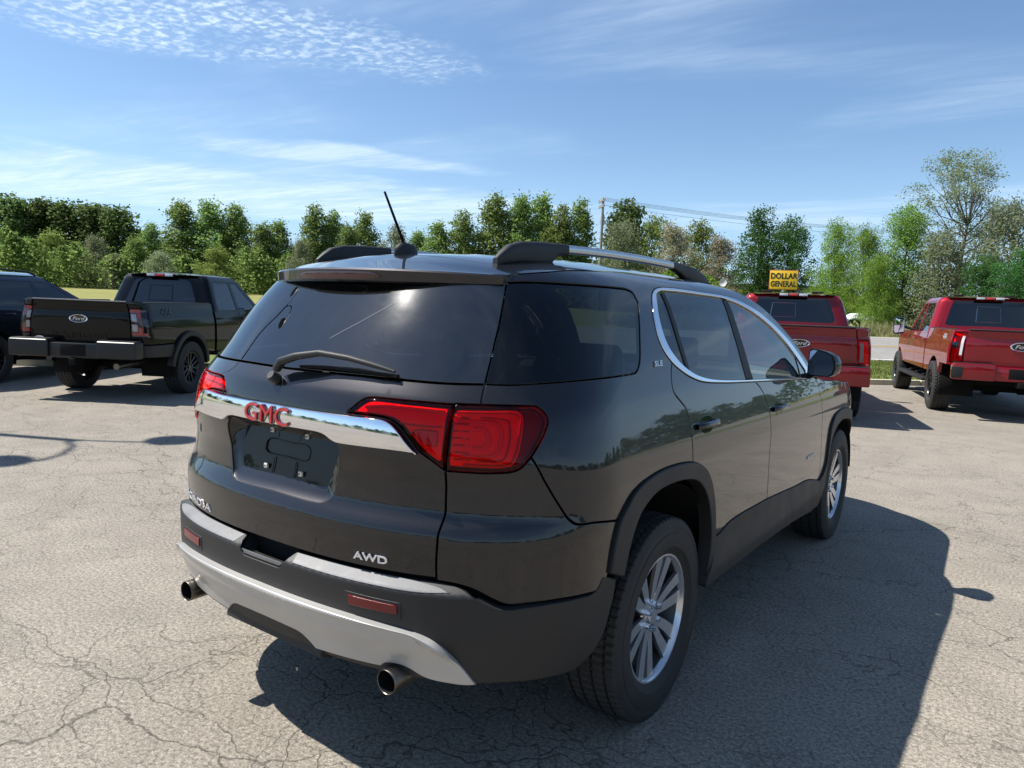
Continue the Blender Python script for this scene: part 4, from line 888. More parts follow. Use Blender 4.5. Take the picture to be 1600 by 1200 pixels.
        panel('front_fender', sh, join([(T(fe, z0), z0)], A, [(T(wb + .1, .6) + .40, .55), (sh.TF + sh.TL - .02, .55), (sh.TF + sh.TL - .02, 1.12), (sh.TF + .3, 1.17), (T(wb, belt), belt - .03), (T(fe, belt), belt)]), pm, root, h=.09, gap=.004, edge=.006, depth=.03, side=s)
        # tail light
        lp = [(tg + .008, lz0 + .004), (tl - .003, lz0 + .004), (tl - .003, lz1 - .004), (tg + .008, lz1 - .004)]
        tlm = c['light']
        hs = panel('tail_light', sh, lp, M['lamp_maroon'], root, off=-.02, h=.05, gap=.001, depth=.003, side=s)
        panel('lens', sh, lp, M['lens_red'] if tlm != 'open' else M['lens_clear'], hs, off=.008, h=.04, gap=.001, edge=.008, depth=.028, side=s)
        w = tl - tg; h_ = lz1 - lz0
        def patch(n, a0, a1, b0, b1, m, o=-.012): panel(n, sh, [(tg + w * a0, lz0 + h_ * b0), (tg + w * a1, lz0 + h_ * b0), (tg + w * a1, lz0 + h_ * b1), (tg + w * a0, lz0 + h_ * b1)], m, hs, off=o, h=.05, gap=0, edge=.003, depth=.01, side=s)
        if tlm == 'open':      # pale centre stack with red brackets above and below, black middle
            patch('red_bracket', .05, .62, .86, .98, M['lamp_glow']); patch('red_bracket', .05, .62, .02, .14, M['lamp_glow']); patch('red_bracket', .40, .62, .14, .34, M['lamp_glow'])
            patch('red_bracket', .40, .62, .66, .86, M['lamp_glow']); patch('pale_lamp', .06, .36, .18, .44, M['lamp_silver']); patch('pale_lamp', .06, .36, .54, .82, M['lamp_silver'])
            patch('smoked_centre', .66, .92, .12, .88, M['gloss_black'], .0095); patch('red_bracket', .70, .94, .03, .2, M['lamp_glow'])
        elif tlm == 'led':
            patch('reflector', .04, .96, .04, .96, M['lamp_inner'], -.016)
            panel('led_bar', sh, [(tg + w * .10, lz0 + h_ * .25), (tg + w * .30, lz0 + h_ * .25), (tg + w * .30, lz0 + h_ * .88), (tg + w * .10, lz0 + h_ * .88)], M['lamp_silver'], hs, off=.0095, h=.05, gap=0, depth=.004, side=s)
            panel('smoked_centre', sh, [(tg + w * .45, lz0 + h_ * .48), (tg + w * .97, lz0 + h_ * .48), (tg + w * .97, lz0 + h_ * .68), (tg + w * .45, lz0 + h_ * .68)], M['gloss_black'], hs, off=.0095, h=.05, gap=0, depth=.004, side=s)
        else:
            patch('reflector', .04, .96, .04, .96, M['lamp_inner'], -.016)
            panel('led_bar', sh, [(tg + w * .15, lz0 + h_ * .10), (tg + w * .42, lz0 + h_ * .10), (tg + w * .42, lz0 + h_ * .88), (tg + w * .15, lz0 + h_ * .88)], M['lamp_dark'], hs, off=.0095, h=.05, gap=0, depth=.004, side=s)
        # wheels
        for yy in (0, wb):
            arch_liner(root, s * .45, s * (W0 - .03), yy, tr, ar, M['matte_black'])
            wheel(root, (s * c['track'] / 2, yy, tr - .008), s, tr, c['rim'], c['tw'], 'truck')
        # running board
        if c.get('board'):
            bm = bmesh.new(); add_box(bm, Vector((s * (W0 - .02), (ar + wb - ar) / 2 + .0, .48)), (.17, wb - 2 * ar - .12, .055), None, .018)
            for q in (.25, .5, .75): add_box(bm, Vector((s * (W0 - .14), ar + (wb - 2 * ar) * q, .55)), (.24, .06, .05), Matrix.Rotation(s * .5, 3, 'Y'), .01)
            bm_obj('running_board', bm, M['plastic'], root)
        if c.get('badge_side'):
            pl = (lambda s_: (lambda u, v, w_: (sh.S(T(-.62) + s_ * u, top - .17 + v) + sh.n(T(-.62) + s_ * u, top - .17 + v) * (.003 + w_)[:, None]) * [s_, 1, 1]))(s)
            lettering('side_lettering', c['badge_side'], .13, pl, M['badge_white'] if c['paint'] != 'black_paint' else M['rim_dark'], root, .004, bold=.002, xs=1.2)
    # bed
    box('bed_floor', (0, (rear + yb) / 2, .86), (2 * W0 - .22, yb - rear - .10, .05), M['plastic'], root, bev=.01)
    for s in (1, -1): box('bed_rail', (s * (W0 - .105), (rear + yb) / 2 + .06, top - .006), (.075, yb - rear - .22, .03), M['plastic'], root, bev=.01)
    box('bed_front_wall', (0, yb - .06, (top + .8) / 2), (2 * W0 - .24, .05, top - .82), pm, root, bev=.01)
    # rear bumper
    bm = bmesh.new(); bz = c['bz']; bt = c['bt']
    for sgn in (1, -1):
        add_box(bm, Vector((sgn * (W0 * .66), rear - .075, bz - .055 - (bt - .2) / 2)), (W0 * .60, .20, bt), None, .03, 3)
    add_box(bm, Vector((0, rear - .055, bz - .10)), (W0 * .80, .17, bt * .85), None, .02, 2)
    bump = bm_obj('rear_bumper', bm, c['bmat'], root)
    for sgn in (1, -1): box('bumper_step', (sgn * (W0 * .66), rear - .075, bz - .055 - (bt - .2) / 2 + bt / 2 + .004), (W0 * .56, .15, .012), c['stepmat'], bump, bev=.004)
    box('plate_recess', (0, rear - .142, bz - .09), (.36, .01, .16), M['matte_black'], bump, bev=.004)
    box('tow_hitch', (0, rear - .06, bz - .10 - bt * .62), (.09, .22, .09), M['matte_black'], bump, bev=.008)
    if c.get('pockets'):
        for sgn in (1, -1): box('bumper_pocket', (sgn * W0 * .90, rear - .165, bz - .10), (.16, .03, .18), M['plastic'], bump, bev=.01)
    tube('exhaust_pipe', [(W0 * .62, rear - .10, bz - .30), (W0 * .62, rear + .3, bz - .28), (W0 * .5, .2, .55)], .045, M['steel_dark'], root, seg=12)
    # cab greenhouse
    Rg = smooth_table([(belt - .3, yb - .02), (belt + .02, yb - .02), (roof - .10, yb + c['lean']), (roof + .1, yb + c['lean'] + .15)], sig=.03)
    wr = c['wr']; Wg = smooth_table([(belt - .2, W0 - .02), (belt, W0 - .045), (roof - .13, wr + .03), (roof - .06, wr - .02), (roof, wr - .14), (roof + .1, wr - .4)], sig=.02)
    gs = Shell(Rg, Wg, cst(5.), cst(.22), None, yref=yb + .25, yfront=wb, belly=.0, canon=(wr + .12, .22, 5.), tail=.4)
    tt_ = lambda y, z: float(np.interp(y, gs.S(np.linspace(gs.TL * .6, gs.TF, 900), z)[:, 1], np.linspace(gs.TL * .6, gs.TF, 900)))
    yA0, yA1 = c['apil']; re = roof - .055
    wt = roof - .15; wbz = belt + .025; ys = c['doors']
    rw = c['rw']
    win_r = [(tt_(ys[0] + .18, wbz), wbz), (tt_(ys[1] - .05, wbz), wbz), (tt_(ys[1] - .05, wt), wt), (tt_(ys[0] + .30, wt), wt), (tt_(ys[0] + .19, wbz + .16), wbz + .16)]
    fy = lambda z: yA0 + (yA1 - yA0) * (z - belt) / (re - belt)
    win_f = [(tt_(ys[1] + .05, wbz), wbz), (tt_(fy(wbz) - .16, wbz), wbz), (tt_(fy(wt) - .14, wt - .01), wt - .01), (tt_(ys[1] + .05, wt), wt)]
    for s in (1, -1):
        poly = join([(rw + .035, belt - .01), (tt_(fy(belt), belt), belt - .01), (tt_(fy(re - .06), re - .06), re - .06), (tt_(fy(re) - .05, re), re), (rw + .0, re), (rw - .06, re)], [(rw - .005, roof - .17)])
        panel('cab_side', gs, poly, pm, root, h=.07, gap=.0, edge=.004, depth=.03, side=s, holes=[win_r, win_f])
        panel('rear_door_glass', gs, win_r, M['glass_dk'], root, off=-.006, h=.08, gap=-.004, depth=.004, side=s)
        panel('front_door_glass', gs, win_f, M['glass_f'], root, off=-.006, h=.08, gap=-.004, depth=.004, side=s)
        # mirror
        my, mz = fy(wbz) - .28, belt + .10; mw, mh = c['mirror']
        mo = loft('door_mirror', [[(s * (W0 + .10 + mw / 2 + dx * k * mw / 2), my + yv, mz + dz * k * mh / 2) for dx, dz in ((-1, -.8), (-.7, -1), (.75, -1), (1, -.7), (1, .7), (.7, 1), (-.6, 1), (-1, .7))] for yv, k in ((0, .96), (.02, 1.), (.08, .95), (.13, .70), (.15, .4))], M['gloss_black'] if c['mirror_black'] else pm, root, deg=50)
        mobj('mirror_glass', [(s * (W0 + .10 + mw / 2 + dx * .86 * mw / 2), my - .0015, mz + dz * .86 * mh / 2) for dx, dz in ((-1, -.8), (.75, -1), (1, -.7), (1, .7), (.7, 1), (-1, .8))], [tuple(range(6)) if s > 0 else tuple(range(5, -1, -1))], M['mirror'], mo, smooth=False)
        tube('mirror_arm', [(s * (W0 - .08), my + .06, belt + .03), (s * (W0 + .04), my + .06, belt + .06), (s * (W0 + .14), my + .07, mz)], [(.03, .05)] * 3, M['plastic'], mo)
    # back of the cab with a window opening and slider
    bk = [(-rw - .03, belt - .06), (rw + .03, belt - .06), (rw + .03, belt + .02), (rw + .0, roof - .17), (rw - .06, re), (-rw + .06, re), (-rw - .0, roof - .17), (-rw - .03, belt + .02)]
    wz0, wz1 = c['wz']; gw = rw - .035
    hole = cr([(-gw, wz0 + .02), (-gw + .03, wz0), (0, wz0 - .005), (gw - .03, wz0), (gw, wz0 + .02), (gw - .05, wz1 - .02), (gw - .08, wz1), (0, wz1 + .012), (-gw + .08, wz1), (-gw + .05, wz1 - .02), (-gw, wz0 + .02)], step=.03)
    panel('cab_back', gs, bk, pm, root, h=.08, gap=0, edge=.004, depth=.03, holes=[hole])
    rg = panel('rear_window', gs, hole, M['glass_dk'], root, off=-.004, h=.08, gap=-.003, depth=.004)
    sl = np.array([(-.20, wz0 + .07), (.20, wz0 + .07), (.20, wz1 - .09), (-.20, wz1 - .09), (-.20, wz0 + .07)]) + [c.get('sl', 0), 0]
    tube('slider_frame', [gs.P(np.array([a]), np.array([b]), .002)[0] for a, b in dens(sl[:-1], .05)] + [gs.P(np.array([sl[0, 0]]), np.array([sl[0, 1]]), .002)[0]], .0045, M[c['slider']], rg, seg=6)
    # roof
    V = []; F = []; us = np.linspace(-1, 1, 21); yss = np.linspace(yb + c['lean'] - .01, fy(re) - .04, 14)
    tline = np.linspace(.02, gs.TF, 1500); pe = gs.S(tline, re)
    for i, y in enumerate(yss):
        xe = float(np.interp(y, pe[:, 1], pe[:, 0])) if y > pe[0, 1] else rw - .1
        xe = max(xe, wr - .14)
        cr_ = .045 * math.sin(math.pi * min(1, (i + 1.5) / 9) / 2)
        for u in us: V.append((u * xe, y + (.10 * (1 - u * u) if i == len(yss) - 1 else 0) - (.05 * (1 - u ** 4) if i == 0 else 0), re + cr_ * (1 - abs(u) ** 3)))
    for i in range(len(yss) - 1):
        for k in range(20): F.append((i * 21 + k, i * 21 + k + 1, (i + 1) * 21 + k + 1, (i + 1) * 21 + k))
    rf = mobj('cab_roof', V, F, pm, root)
    yc = yb + c['lean'] - .06
    zc_ = re - .012
    hb = box('high_brake_light', (0, yc + .0, zc_ - .004), (.46, .05, .045), M['gloss_black'], root, bev=.008)
    for nx, mt in ((-.155, 'lamp_silver'), (0, 'lamp_glow'), (.155, 'lamp_silver')): box('lamp_cell', (nx, yc - .022, zc_ - .002), (.135, .02, .036), M[mt], hb, bev=.006)
    # windscreen, bonnet, inside
    V = []; F = []; zz = np.linspace(belt, re, 9)
    for z in zz:
        e = gs.S(np.array([tt_(fy(z) - .02, z)]), np.array([z]))[0]
        for u in us: V.append((u * e[0], e[1] + .16 * (1 - u * u), z))
    for i in range(8):
        for k in range(20): F.append((i * 21 + k, (i + 1) * 21 + k, (i + 1) * 21 + k + 1, i * 21 + k + 1))
    mobj('windscreen', V, F, M['glass_f'], root)
    box('bonnet', (0, (yA0 + wb + .75) / 2 + .03, belt - .075), (2 * W0 - .16, wb + .75 - yA0, .12), pm, root, bev=.05, seg=4)
    box('chassis', (0, wb / 2, .60), (1.0, wb + .9, .20), M['matte_black'], root, bev=.03)
    box('cab_floor', (0, (yb + yA0) / 2, .68), (2 * W0 - .12, yA0 - yb - .05, .06), M['interior'], root, bev=.01)
    box('rear_axle', (0, 0, tr), (c['track'] - .2, .12, .12), M['matte_black'], root, bev=.03)
    for s in (1, -1):
        seat(root, s * .40, ys[1] + .05, .72, .52, M['interior'], belt - .62); seat(root, s * .42, yb + .33, .74, .56, M['interior'], belt - .68)
    box('dashboard', (0, yA0 - .30, belt - .12), (2 * W0 - .25, .35, .22), M['interior'], root, bev=.08, seg=3)
    if c.get('antenna'): tube('roof_antenna', [(c['antenna'], yb + 1.0, roof - .02), (c['antenna'], yb + .96, roof + .05), (c['antenna'] - .02, yb + .78, roof + .33)], [.03, .006, .004], M['matte_black'], root)
    if c.get('roof_bits'):
        for sx in (-.42, .42): box('roof_mount_cap', (sx, yb + .55, roof - .002), (.18, .10, .03), M['plastic'], root, bev=.01)
    return root
pickup(dict(name='pickup_truck', label='black pickup truck with grey tailgate cap parked right of the dark blue SUV', cat='pickup', x=-9.232, y=3.267, h=.539, s=.984, paint='black_paint',
    W=.955, top=1.37, belt=1.25, rear=-1.20, roof=1.875, yb=.80, wb=3.27, tyre=.405, tg=.735, lz=(.905, 1.285), tl=.985, logo_z=1.125, logo_w=.27, sill=.60, bz=.79, bt=.24, flare=.045, flaremat=M['plastic'], low_clad=True,
    doors=(.84, 1.72, 2.72), light='open', track=1.70, rim=.235, tw=.275, bmat=mat_p('dark_grey_bumper', (.014, .0145, .016), .38, .2), stepmat=M['plastic'], lean=.10, wr=.70, apil=(2.68, 1.98), rw=.60, wz=(1.33, 1.735), slider='gloss_black', mirror=(.20, .22), mirror_black=True,
    stamp='RANGER', sticker=(-.58, .83), capmat=mat_p('grey_tailgate_cap', (.07, .07, .068), .4), blackhandle=True, antenna=.02, badge_side='4X4'))
pickup(dict(name='pickup_truck', label='red pickup truck nose-in behind the grey SUV, its right flank beside the grass strip', cat='pickup', group='red pickups by the road', x=-1.188, y=9.579, h=.325, s=.982, paint='red_paint2',
    W=1.0, top=1.40, belt=1.30, rear=-1.17, roof=1.965, yb=.74, wb=3.68, tyre=.41, tg=.80, lz=(.88, 1.235), tl=.985, logo_z=1.15, logo_w=.29, sill=.60, bz=.80, bt=.27, flare=0, flaremat=None,
    doors=(.78, 1.78, 2.85), light='plain', track=1.74, rim=.24, tw=.285, bmat=M['red_paint2'], stepmat=M['plastic'], lean=.10, wr=.76, apil=(2.80, 2.05), rw=.70, wz=(1.45, 1.845), slider='dark_chrome', mirror=(.22, .25), mirror_black=True, sl=-.15, roof_bits=True))
pickup(dict(name='pickup_truck', label='tall red heavy-duty pickup with big tyres at the right edge of the photo', cat='pickup', group='red pickups by the road', x=1.436, y=12.419, h=.277, s=.973, paint='red_paint',
    W=1.0, top=1.44, belt=1.34, rear=-1.23, roof=2.075, yb=.92, wb=4.06, tyre=.435, tg=.80, lz=(.90, 1.40), tl=1.0, logo_z=1.20, logo_w=.34, sill=.66, bz=.86, bt=.26, flare=0, flaremat=None,
    doors=(.96, 2.0, 3.15), light='led', track=1.76, rim=.25, tw=.315, bmat=M['red_paint'], stepmat=M['plastic'], pockets=True, lean=.10, wr=.78, apil=(3.05, 2.25), rw=.72, wz=(1.50, 1.945), slider='dark_chrome', mirror=(.22, .36), mirror_black=True, sl=.0, board=True, roof_bits=True, sticker=(-.66, .86), badge_side='4X4'))
def far_suv():
    root = empty('parked_suv', (-11.85, 1.62, 0), .50, 1.0); tag(root, 'dark blue SUV cut off by the left edge of the photo, beside the black pickup', 'suv')
    pm = M['blue_paint']
    R = smooth_table([(.2, -.95), (.4, -1.05), (.7, -1.08), (1.1, -1.05), (1.25, -.98), (1.6, -.78), (1.75, -.60)], sig=.03)
    W = smooth_table([(.2, .90), (.4, .965), (.8, .98), (1.0, .975), (1.15, .945), (1.25, .91), (1.6, .72), (1.70, .62), (1.75, .5)], sig=.025)
    Fr = smooth_table([(.2, 3.75), (.6, 3.86), (1.0, 3.80), (1.2, 3.4)], sig=.05)
    sh = Shell(R, W, cst(2.8), cst(.55), Fr, yref=-.5, yfront=3.0)
    T = sh.t_of_y; wb = 3.025; tr = .385
    arch = lambda yc, rr, n=22: np.array([(T(yc + rr * math.cos(a), tr), tr + rr * math.sin(a)) for a in np.linspace(math.pi * .99, .01 * math.pi, n)])
    re = 1.69
    fy = lambda z: 2.30 + (1.35 - 2.30) * (z - 1.2) / (re - 1.2)
    w1 = [(T(-.55, 1.24), 1.24), (T(.10, 1.24), 1.24), (T(.10, 1.58), 1.58), (T(-.20, 1.58), 1.58)]
    w2 = [(T(.20, 1.23), 1.23), (T(1.05, 1.22), 1.22), (T(1.02, 1.595), 1.595), (T(.20, 1.59), 1.59)]
    w3 = [(T(1.15, 1.22), 1.22), (T(fy(1.21) - .22, 1.21), 1.21), (T(fy(1.58) - .16, 1.58), 1.58), (T(1.12, 1.595), 1.595)]
    for s in (1, -1):
        poly = join([(.70, .40)], [(T(-.47, .4), .40)], arch(0, .46), [(T(.47, .40), .40), (T(wb - .47, .40), .40)], arch(wb, .46), [(T(wb - .0, .4) + .46, .40), (sh.TF + sh.TL - .02, .35), (sh.TF + sh.TL - .02, 1.0), (sh.TF + .4, 1.06), (T(fy(1.2), 1.2), 1.17)], [(T(fy(1.45), 1.45), 1.45), (T(fy(re) - .04, re), re), (.75, re), (.72, 1.2)])
        panel('body_side', sh, poly, pm, root, h=.09, hz=.05, gap=0, edge=.005, depth=.03, holes=[w1, w2, w3], side=s)
        panel('quarter_glass', sh, w1, M['glass_dk'], root, off=-.005, h=.1, gap=-.004, depth=.004, side=s); panel('rear_door_glass', sh, w2, M['glass_dk'], root, off=-.005, h=.1, gap=-.004, depth=.004, side=s); panel('front_door_glass', sh, w3, M['glass_f'], root, off=-.005, h=.1, gap=-.004, depth=.004, side=s)
        panel('tail_light', sh, [(.45, .98), (.98, .98), (.98, 1.12), (.45, 1.10)], M['lamp_red'], root, off=.008, h=.06, depth=.02, side=s)
        for dy in (.15, 1.10):
            strip_on('door_seam', sh, [(T(dy, z), z) for z in np.linspace(.45, 1.18, 8)], .003, M['matte_black'], root, off=.0005, side=s, h=.002)
            tt = np.linspace(T(dy + .06, 1.07), T(dy + .28, 1.07), 9); tube('door_handle', sh.P(tt, np.full(9, 1.07), .03 - .026 * np.abs(np.linspace(-1, 1, 9)) ** 4) * [s, 1, 1], (.013, .011), pm, root, seg=10)
        for yy in (0, wb):
            arch_liner(root, s * .45, s * .94, yy, tr, .46, M['matte_black']); wheel(root, (s * .845, yy, tr - .008), s, tr, .235, .255, 'truck')
        tube('roof_rail', [(s * .62, -.55, 1.70), (s * .62, -.45, 1.75), (s * .63, .4, 1.775), (s * .62, 1.1, 1.755), (s * .61, 1.3, 1.70)], .016, M['plastic'], root)
    panel('tailgate', sh, [(-.70, .72), (.70, .72), (.70, 1.22), (-.70, 1.22)], pm, root, h=.08); panel('rear_glass', sh, [(-.70, 1.24), (.70, 1.24), (.70, 1.60), (-.70, 1.60)], M['glass_dk'], root, h=.08); panel('rear_bumper', sh, [(-.72, .36), (.72, .36), (.72, .70), (-.72, .70)], M['plastic'], root, off=.01, h=.08)
    V = []; F = []; us = np.linspace(-1, 1, 21); tl_ = np.linspace(.05, sh.TF, 1500); pe = sh.S(tl_, re); yss = np.linspace(-.62, 1.34, 16)
    for i, y in enumerate(yss):
        xe = float(np.interp(y, pe[:, 1], pe[:, 0]))
        for u in us: V.append((u * xe, y - (.10 * (1 - u * u) if i == 0 else 0) + (.12 * (1 - u * u) if i == 15 else 0), re + .06 * (1 - abs(u) ** 2.5)))
    for i in range(15):
        for k in range(20): F.append((i * 21 + k, i * 21 + k + 1, (i + 1) * 21 + k + 1, (i + 1) * 21 + k))
    mobj('roof', V, F, pm, root)
    V = []; F = []
    for z in np.linspace(1.17, re, 9):
        e = sh.S(np.array([T(fy(z) - .02, z)]), np.array([z]))[0]
        for u in us: V.append((u * e[0], e[1] + .18 * (1 - u * u), z))
    for i in range(8):
        for k in range(20): F.append((i * 21 + k, (i + 1) * 21 + k, (i + 1) * 21 + k + 1, i * 21 + k + 1))
    mobj('windscreen', V, F, M['glass_f'], root)
    box('bonnet', (0, 3.0, 1.06), (1.76, 1.5, .18), pm, root, bev=.08, seg=4)
    box('underbody', (0, 1.4, .40), (1.5, 4.2, .18), M['matte_black'], root, bev=.04)
    for x in (-.4, .4): seat(root, x, 1.35, .55, .5, M['interior']); seat(root, x, .4, .55, .5, M['interior'])
    return root
far_suv()
# ------------------------------------------------------------------ ground, road, lot
AX = np.array([.7071, .7071]); NX = np.array([-.7071, .7071])
GN = [-400, 12.35, 12.45, 20.4, 33.5, 46, 110, 200, 900]; GZ = [-.05, -.05, .10, .05, .56, .80, 2.0, 3.0, 8.0]
def gz(x, y): return float(np.interp(-.7071 * x + .7071 * y, GN, GZ))
def an(a, n, z): p = AX * a + NX * n; return (float(p[0]), float(p[1]), z)
def strip(name, n0, n1, a0, a1, mat, lift=0., kind='structure', nn=8, na=20, z=None):
    V = []; F = []
    for i in range(nn + 1):
        n = n0 + (n1 - n0) * i / nn
        for j in range(na + 1): V.append(an(a0 + (a1 - a0) * j / na, n, (float(np.interp(n, GN, GZ)) if z is None else z) + lift))
    for i in range(nn):
        for j in range(na): b = i * (na + 1) + j; F.append((b, b + 1, b + na + 2, b + na + 1))
    o = mobj(name, V, F, mat, None); o['kind'] = kind
    return o
def mat_asphalt(name, ca, cb, crack=1.):
    m = mat_p(name, ca, .88, spec=.25); N, L, b = nodes(m); tc = N.new('ShaderNodeTexCoord')
    def noise(sc, det=5, rough=.55, dist=0.):
        n = N.new('ShaderNodeTexNoise'); n.inputs['Scale'].default_value = sc; n.inputs['Detail'].default_value = det; n.inputs['Roughness'].default_value = rough; n.inputs['Distortion'].default_value = dist; L.new(tc.outputs['Object'], n.inputs['Vector']); return n
    def rng(x, a, b_, c, d):
        n = N.new('ShaderNodeMapRange'); n.inputs[1].default_value = a; n.inputs[2].default_value = b_; n.inputs[3].default_value = c; n.inputs[4].default_value = d; L.new(x, n.inputs[0]); return n.outputs[0]
    def mul(a, b_):
        n = N.new('ShaderNodeMath'); n.operation = 'MULTIPLY'; L.new(a, n.inputs[0])
        if isinstance(b_, float): n.inputs[1].default_value = b_
        else: L.new(b_, n.inputs[1])
        return n.outputs[0]
    big = noise(.28, 6, .6, .4).outputs[0]; mid = noise(2.3, 5, .6).outputs[0]; agg = noise(62, 3, .8).outputs[0]; fine = noise(170, 2, .75).outputs[0]
    mx = N.new('ShaderNodeMix'); mx.data_type = 'RGBA'; mx.inputs[6].default_value = (*ca, 1); mx.inputs[7].default_value = (*cb, 1); L.new(rng(big, .3, .7, 0, 1), mx.inputs[0])
    f = mul(mul(rng(agg, .30, .70, .40, 1.60), rng(fine, .3, .7, .62, 1.38)), rng(mid, .3, .7, .88, 1.12))
    # cracks: warped cell borders at two sizes, only in places
    wp = noise(1.1, 4, .6); sc = N.new('ShaderNodeVectorMath'); sc.operation = 'SCALE'; sc.inputs['Scale'].default_value = .7; L.new(wp.outputs[1], sc.inputs[0])
    ad = N.new('ShaderNodeVectorMath'); ad.operation = 'ADD'; L.new(tc.outputs['Object'], ad.inputs[0]); L.new(sc.outputs[0], ad.inputs[1])
    wp2 = noise(14, 3, .6); sc2 = N.new('ShaderNodeVectorMath'); sc2.operation = 'SCALE'; sc2.inputs['Scale'].default_value = .05; L.new(wp2.outputs[1], sc2.inputs[0])
    ad2 = N.new('ShaderNodeVectorMath'); ad2.operation = 'ADD'; L.new(ad.outputs[0], ad2.inputs[0]); L.new(sc2.outputs[0], ad2.inputs[1])
    cm = None
    for rot, sx, sy, s_, w_, lo, hi in ((-.62, .35, 1.0, .62, .0022, .42, .54), (.3, .7, 1.0, 2.0, .0060, .40, .56), (.9, .8, 1.0, 4.6, .013, .42, .60)):
        mp = N.new('ShaderNodeMapping'); mp.inputs['Rotation'].default_value = (0, 0, rot); mp.inputs['Scale'].default_value = (sx, sy, 1); L.new(ad2.outputs[0], mp.inputs[0])
        v = N.new('ShaderNodeTexVoronoi'); v.feature = 'DISTANCE_TO_EDGE'; v.inputs['Scale'].default_value = s_; L.new(mp.outputs[0], v.inputs['Vector'])
        line = rng(v.outputs['Distance'], w_ * .35, w_ * 1.4, 1., 0.)
        where = rng(noise(.33 * s_ ** .5, 3).outputs[0], lo, hi, 0., 1.)
        c_ = mul(line, where)
        if cm is None: cm = c_
        else:
            q = N.new('ShaderNodeMath'); q.operation = 'MAXIMUM'; L.new(cm, q.inputs[0]); L.new(c_, q.inputs[1]); cm = q.outputs[0]
    f = mul(f, rng(cm, 0, 1, 1., 1 - .50 * crack))
    st = rng(noise(.9, 6, .65, .6).outputs[0], .60, .74, 1., .80); f = mul(f, st)
    sx = N.new('ShaderNodeVectorMath'); sx.operation = 'SCALE'; L.new(mx.outputs[2], sx.inputs[0]); L.new(f, sx.inputs['Scale']); L.new(sx.outputs[0], b.inputs['Base Color'])
    hgt = N.new('ShaderNodeMath'); hgt.operation = 'SUBTRACT'; L.new(agg, hgt.inputs[0]); L.new(mul(cm, 1.2), hgt.inputs[1])
    bp = N.new('ShaderNodeBump'); bp.inputs['Strength'].default_value = .5; bp.inputs['Distance'].default_value = .005; L.new(hgt.outputs[0], bp.inputs['Height']); L.new(bp.outputs[0], b.inputs['Normal'])
    return m
def mat_grass(name, ca, cb, scale=1.):
    m = mat_p(name, ca, .9, spec=.15); N, L, b = nodes(m); tc = N.new('ShaderNodeTexCoord')
    a = N.new('ShaderNodeTexNoise'); a.inputs['Scale'].default_value = .35 * scale; a.inputs['Detail'].default_value = 8; a.inputs['Roughness'].default_value = .7; L.new(tc.outputs['Object'], a.inputs['Vector'])
    mr = N.new('ShaderNodeMapRange'); mr.inputs[1].default_value = .35; mr.inputs[2].default_value = .65; L.new(a.outputs[0], mr.inputs[0])
    mx = N.new('ShaderNodeMix'); mx.data_type = 'RGBA'; mx.inputs[6].default_value = (*ca, 1); mx.inputs[7].default_value = (*cb, 1); L.new(mr.outputs[0], mx.inputs[0]); L.new(mx.outputs[2], b.inputs['Base Color'])
    n2 = N.new('ShaderNodeTexNoise'); n2.inputs['Scale'].default_value = 30 * scale; n2.inputs['Detail'].default_value = 3; L.new(tc.outputs['Object'], n2.inputs['Vector'])
    bp = N.new('ShaderNodeBump'); bp.inputs['Strength'].default_value = .6; bp.inputs['Distance'].default_value = .05; L.new(n2.outputs[0], bp.inputs['Height']); L.new(bp.outputs[0], b.inputs['Normal'])
    return m
M['asphalt'] = mat_asphalt('aged_asphalt', (.262, .232, .192), (.208, .186, .156))
M['concrete'] = mat_asphalt('road_concrete', (.26, .25, .23), (.22, .21, .20), .4)
M['field'] = mat_grass('field_grass', (.190, .195, .055), (.250, .235, .085), .5)
M['verge'] = mat_grass('verge_grass', (.120, .170, .040), (.190, .215, .070), 2.)
M['kerb'] = add_noise_var(mat_p('kerb_concrete', (.58, .53, .40), .85), 3, .15, 0, .3, 60)
M['line_y'] = add_noise_var(mat_p('road_yellow', (.55, .33, .05), .7), 4, .2); M['line_w'] = add_noise_var(mat_p('road_white', (.62, .62, .60), .7), 4, .15)
# one ground sheet to the horizon
V = []; F = []; ns = [-900, -200, -60, 0, 12.35, 12.45, 14, 17, 20.4, 24, 28, 33.5, 40, 46, 60, 80, 110, 150, 200, 400, 900]; as_ = [-900, -400, -200, -120, -80, -50, -25, 0, 25, 50, 80, 120, 200, 400, 900]
for n in ns:
    for a in as_: V.append(an(a, n, float(np.interp(n, GN, GZ))))
for i in range(len(ns) - 1):
    for j in range(len(as_) - 1): b_ = i * len(as_) + j; F.append((b_, b_ + 1, b_ + len(as_) + 1, b_ + len(as_)))
g_ = mobj('ground', V, F, M['field'], None); g_['kind'] = 'structure'
strip('asphalt_lot', -75, 12.30, -90, 90, M['asphalt'], z=0., nn=4, na=6)
kb = bmesh.new()
for j in range(60):
    c = an(-90 + 3 * j + 1.5, 12.37, .035); add_box(kb, Vector(c), (2.985, .15, .17), Matrix.Rotation(math.pi / 4, 3, 'Z'), .02, 2)
kerb = bm_obj('kerb', kb, M['kerb']); kerb['kind'] = 'structure'
strip('grass_verge', 12.46, 20.35, -90, 90, M['verge'], .006, nn=4)
road = strip('road', 20.42, 33.4, -300, 300, M['concrete'], .012, nn=8, na=40)
for n0, n1, mt, nm in ((20.75, 20.92, 'line_w', 'edge_line'), (26.75, 26.88, 'line_y', 'centre_line'), (27.05, 27.18, 'line_y', 'centre_line'), (32.85, 33.02, 'line_w', 'edge_line')):
    ln = strip(nm, n0, n1, -250, 250, M[mt], .020, nn=1, na=20); ln.parent = road; del ln['kind']

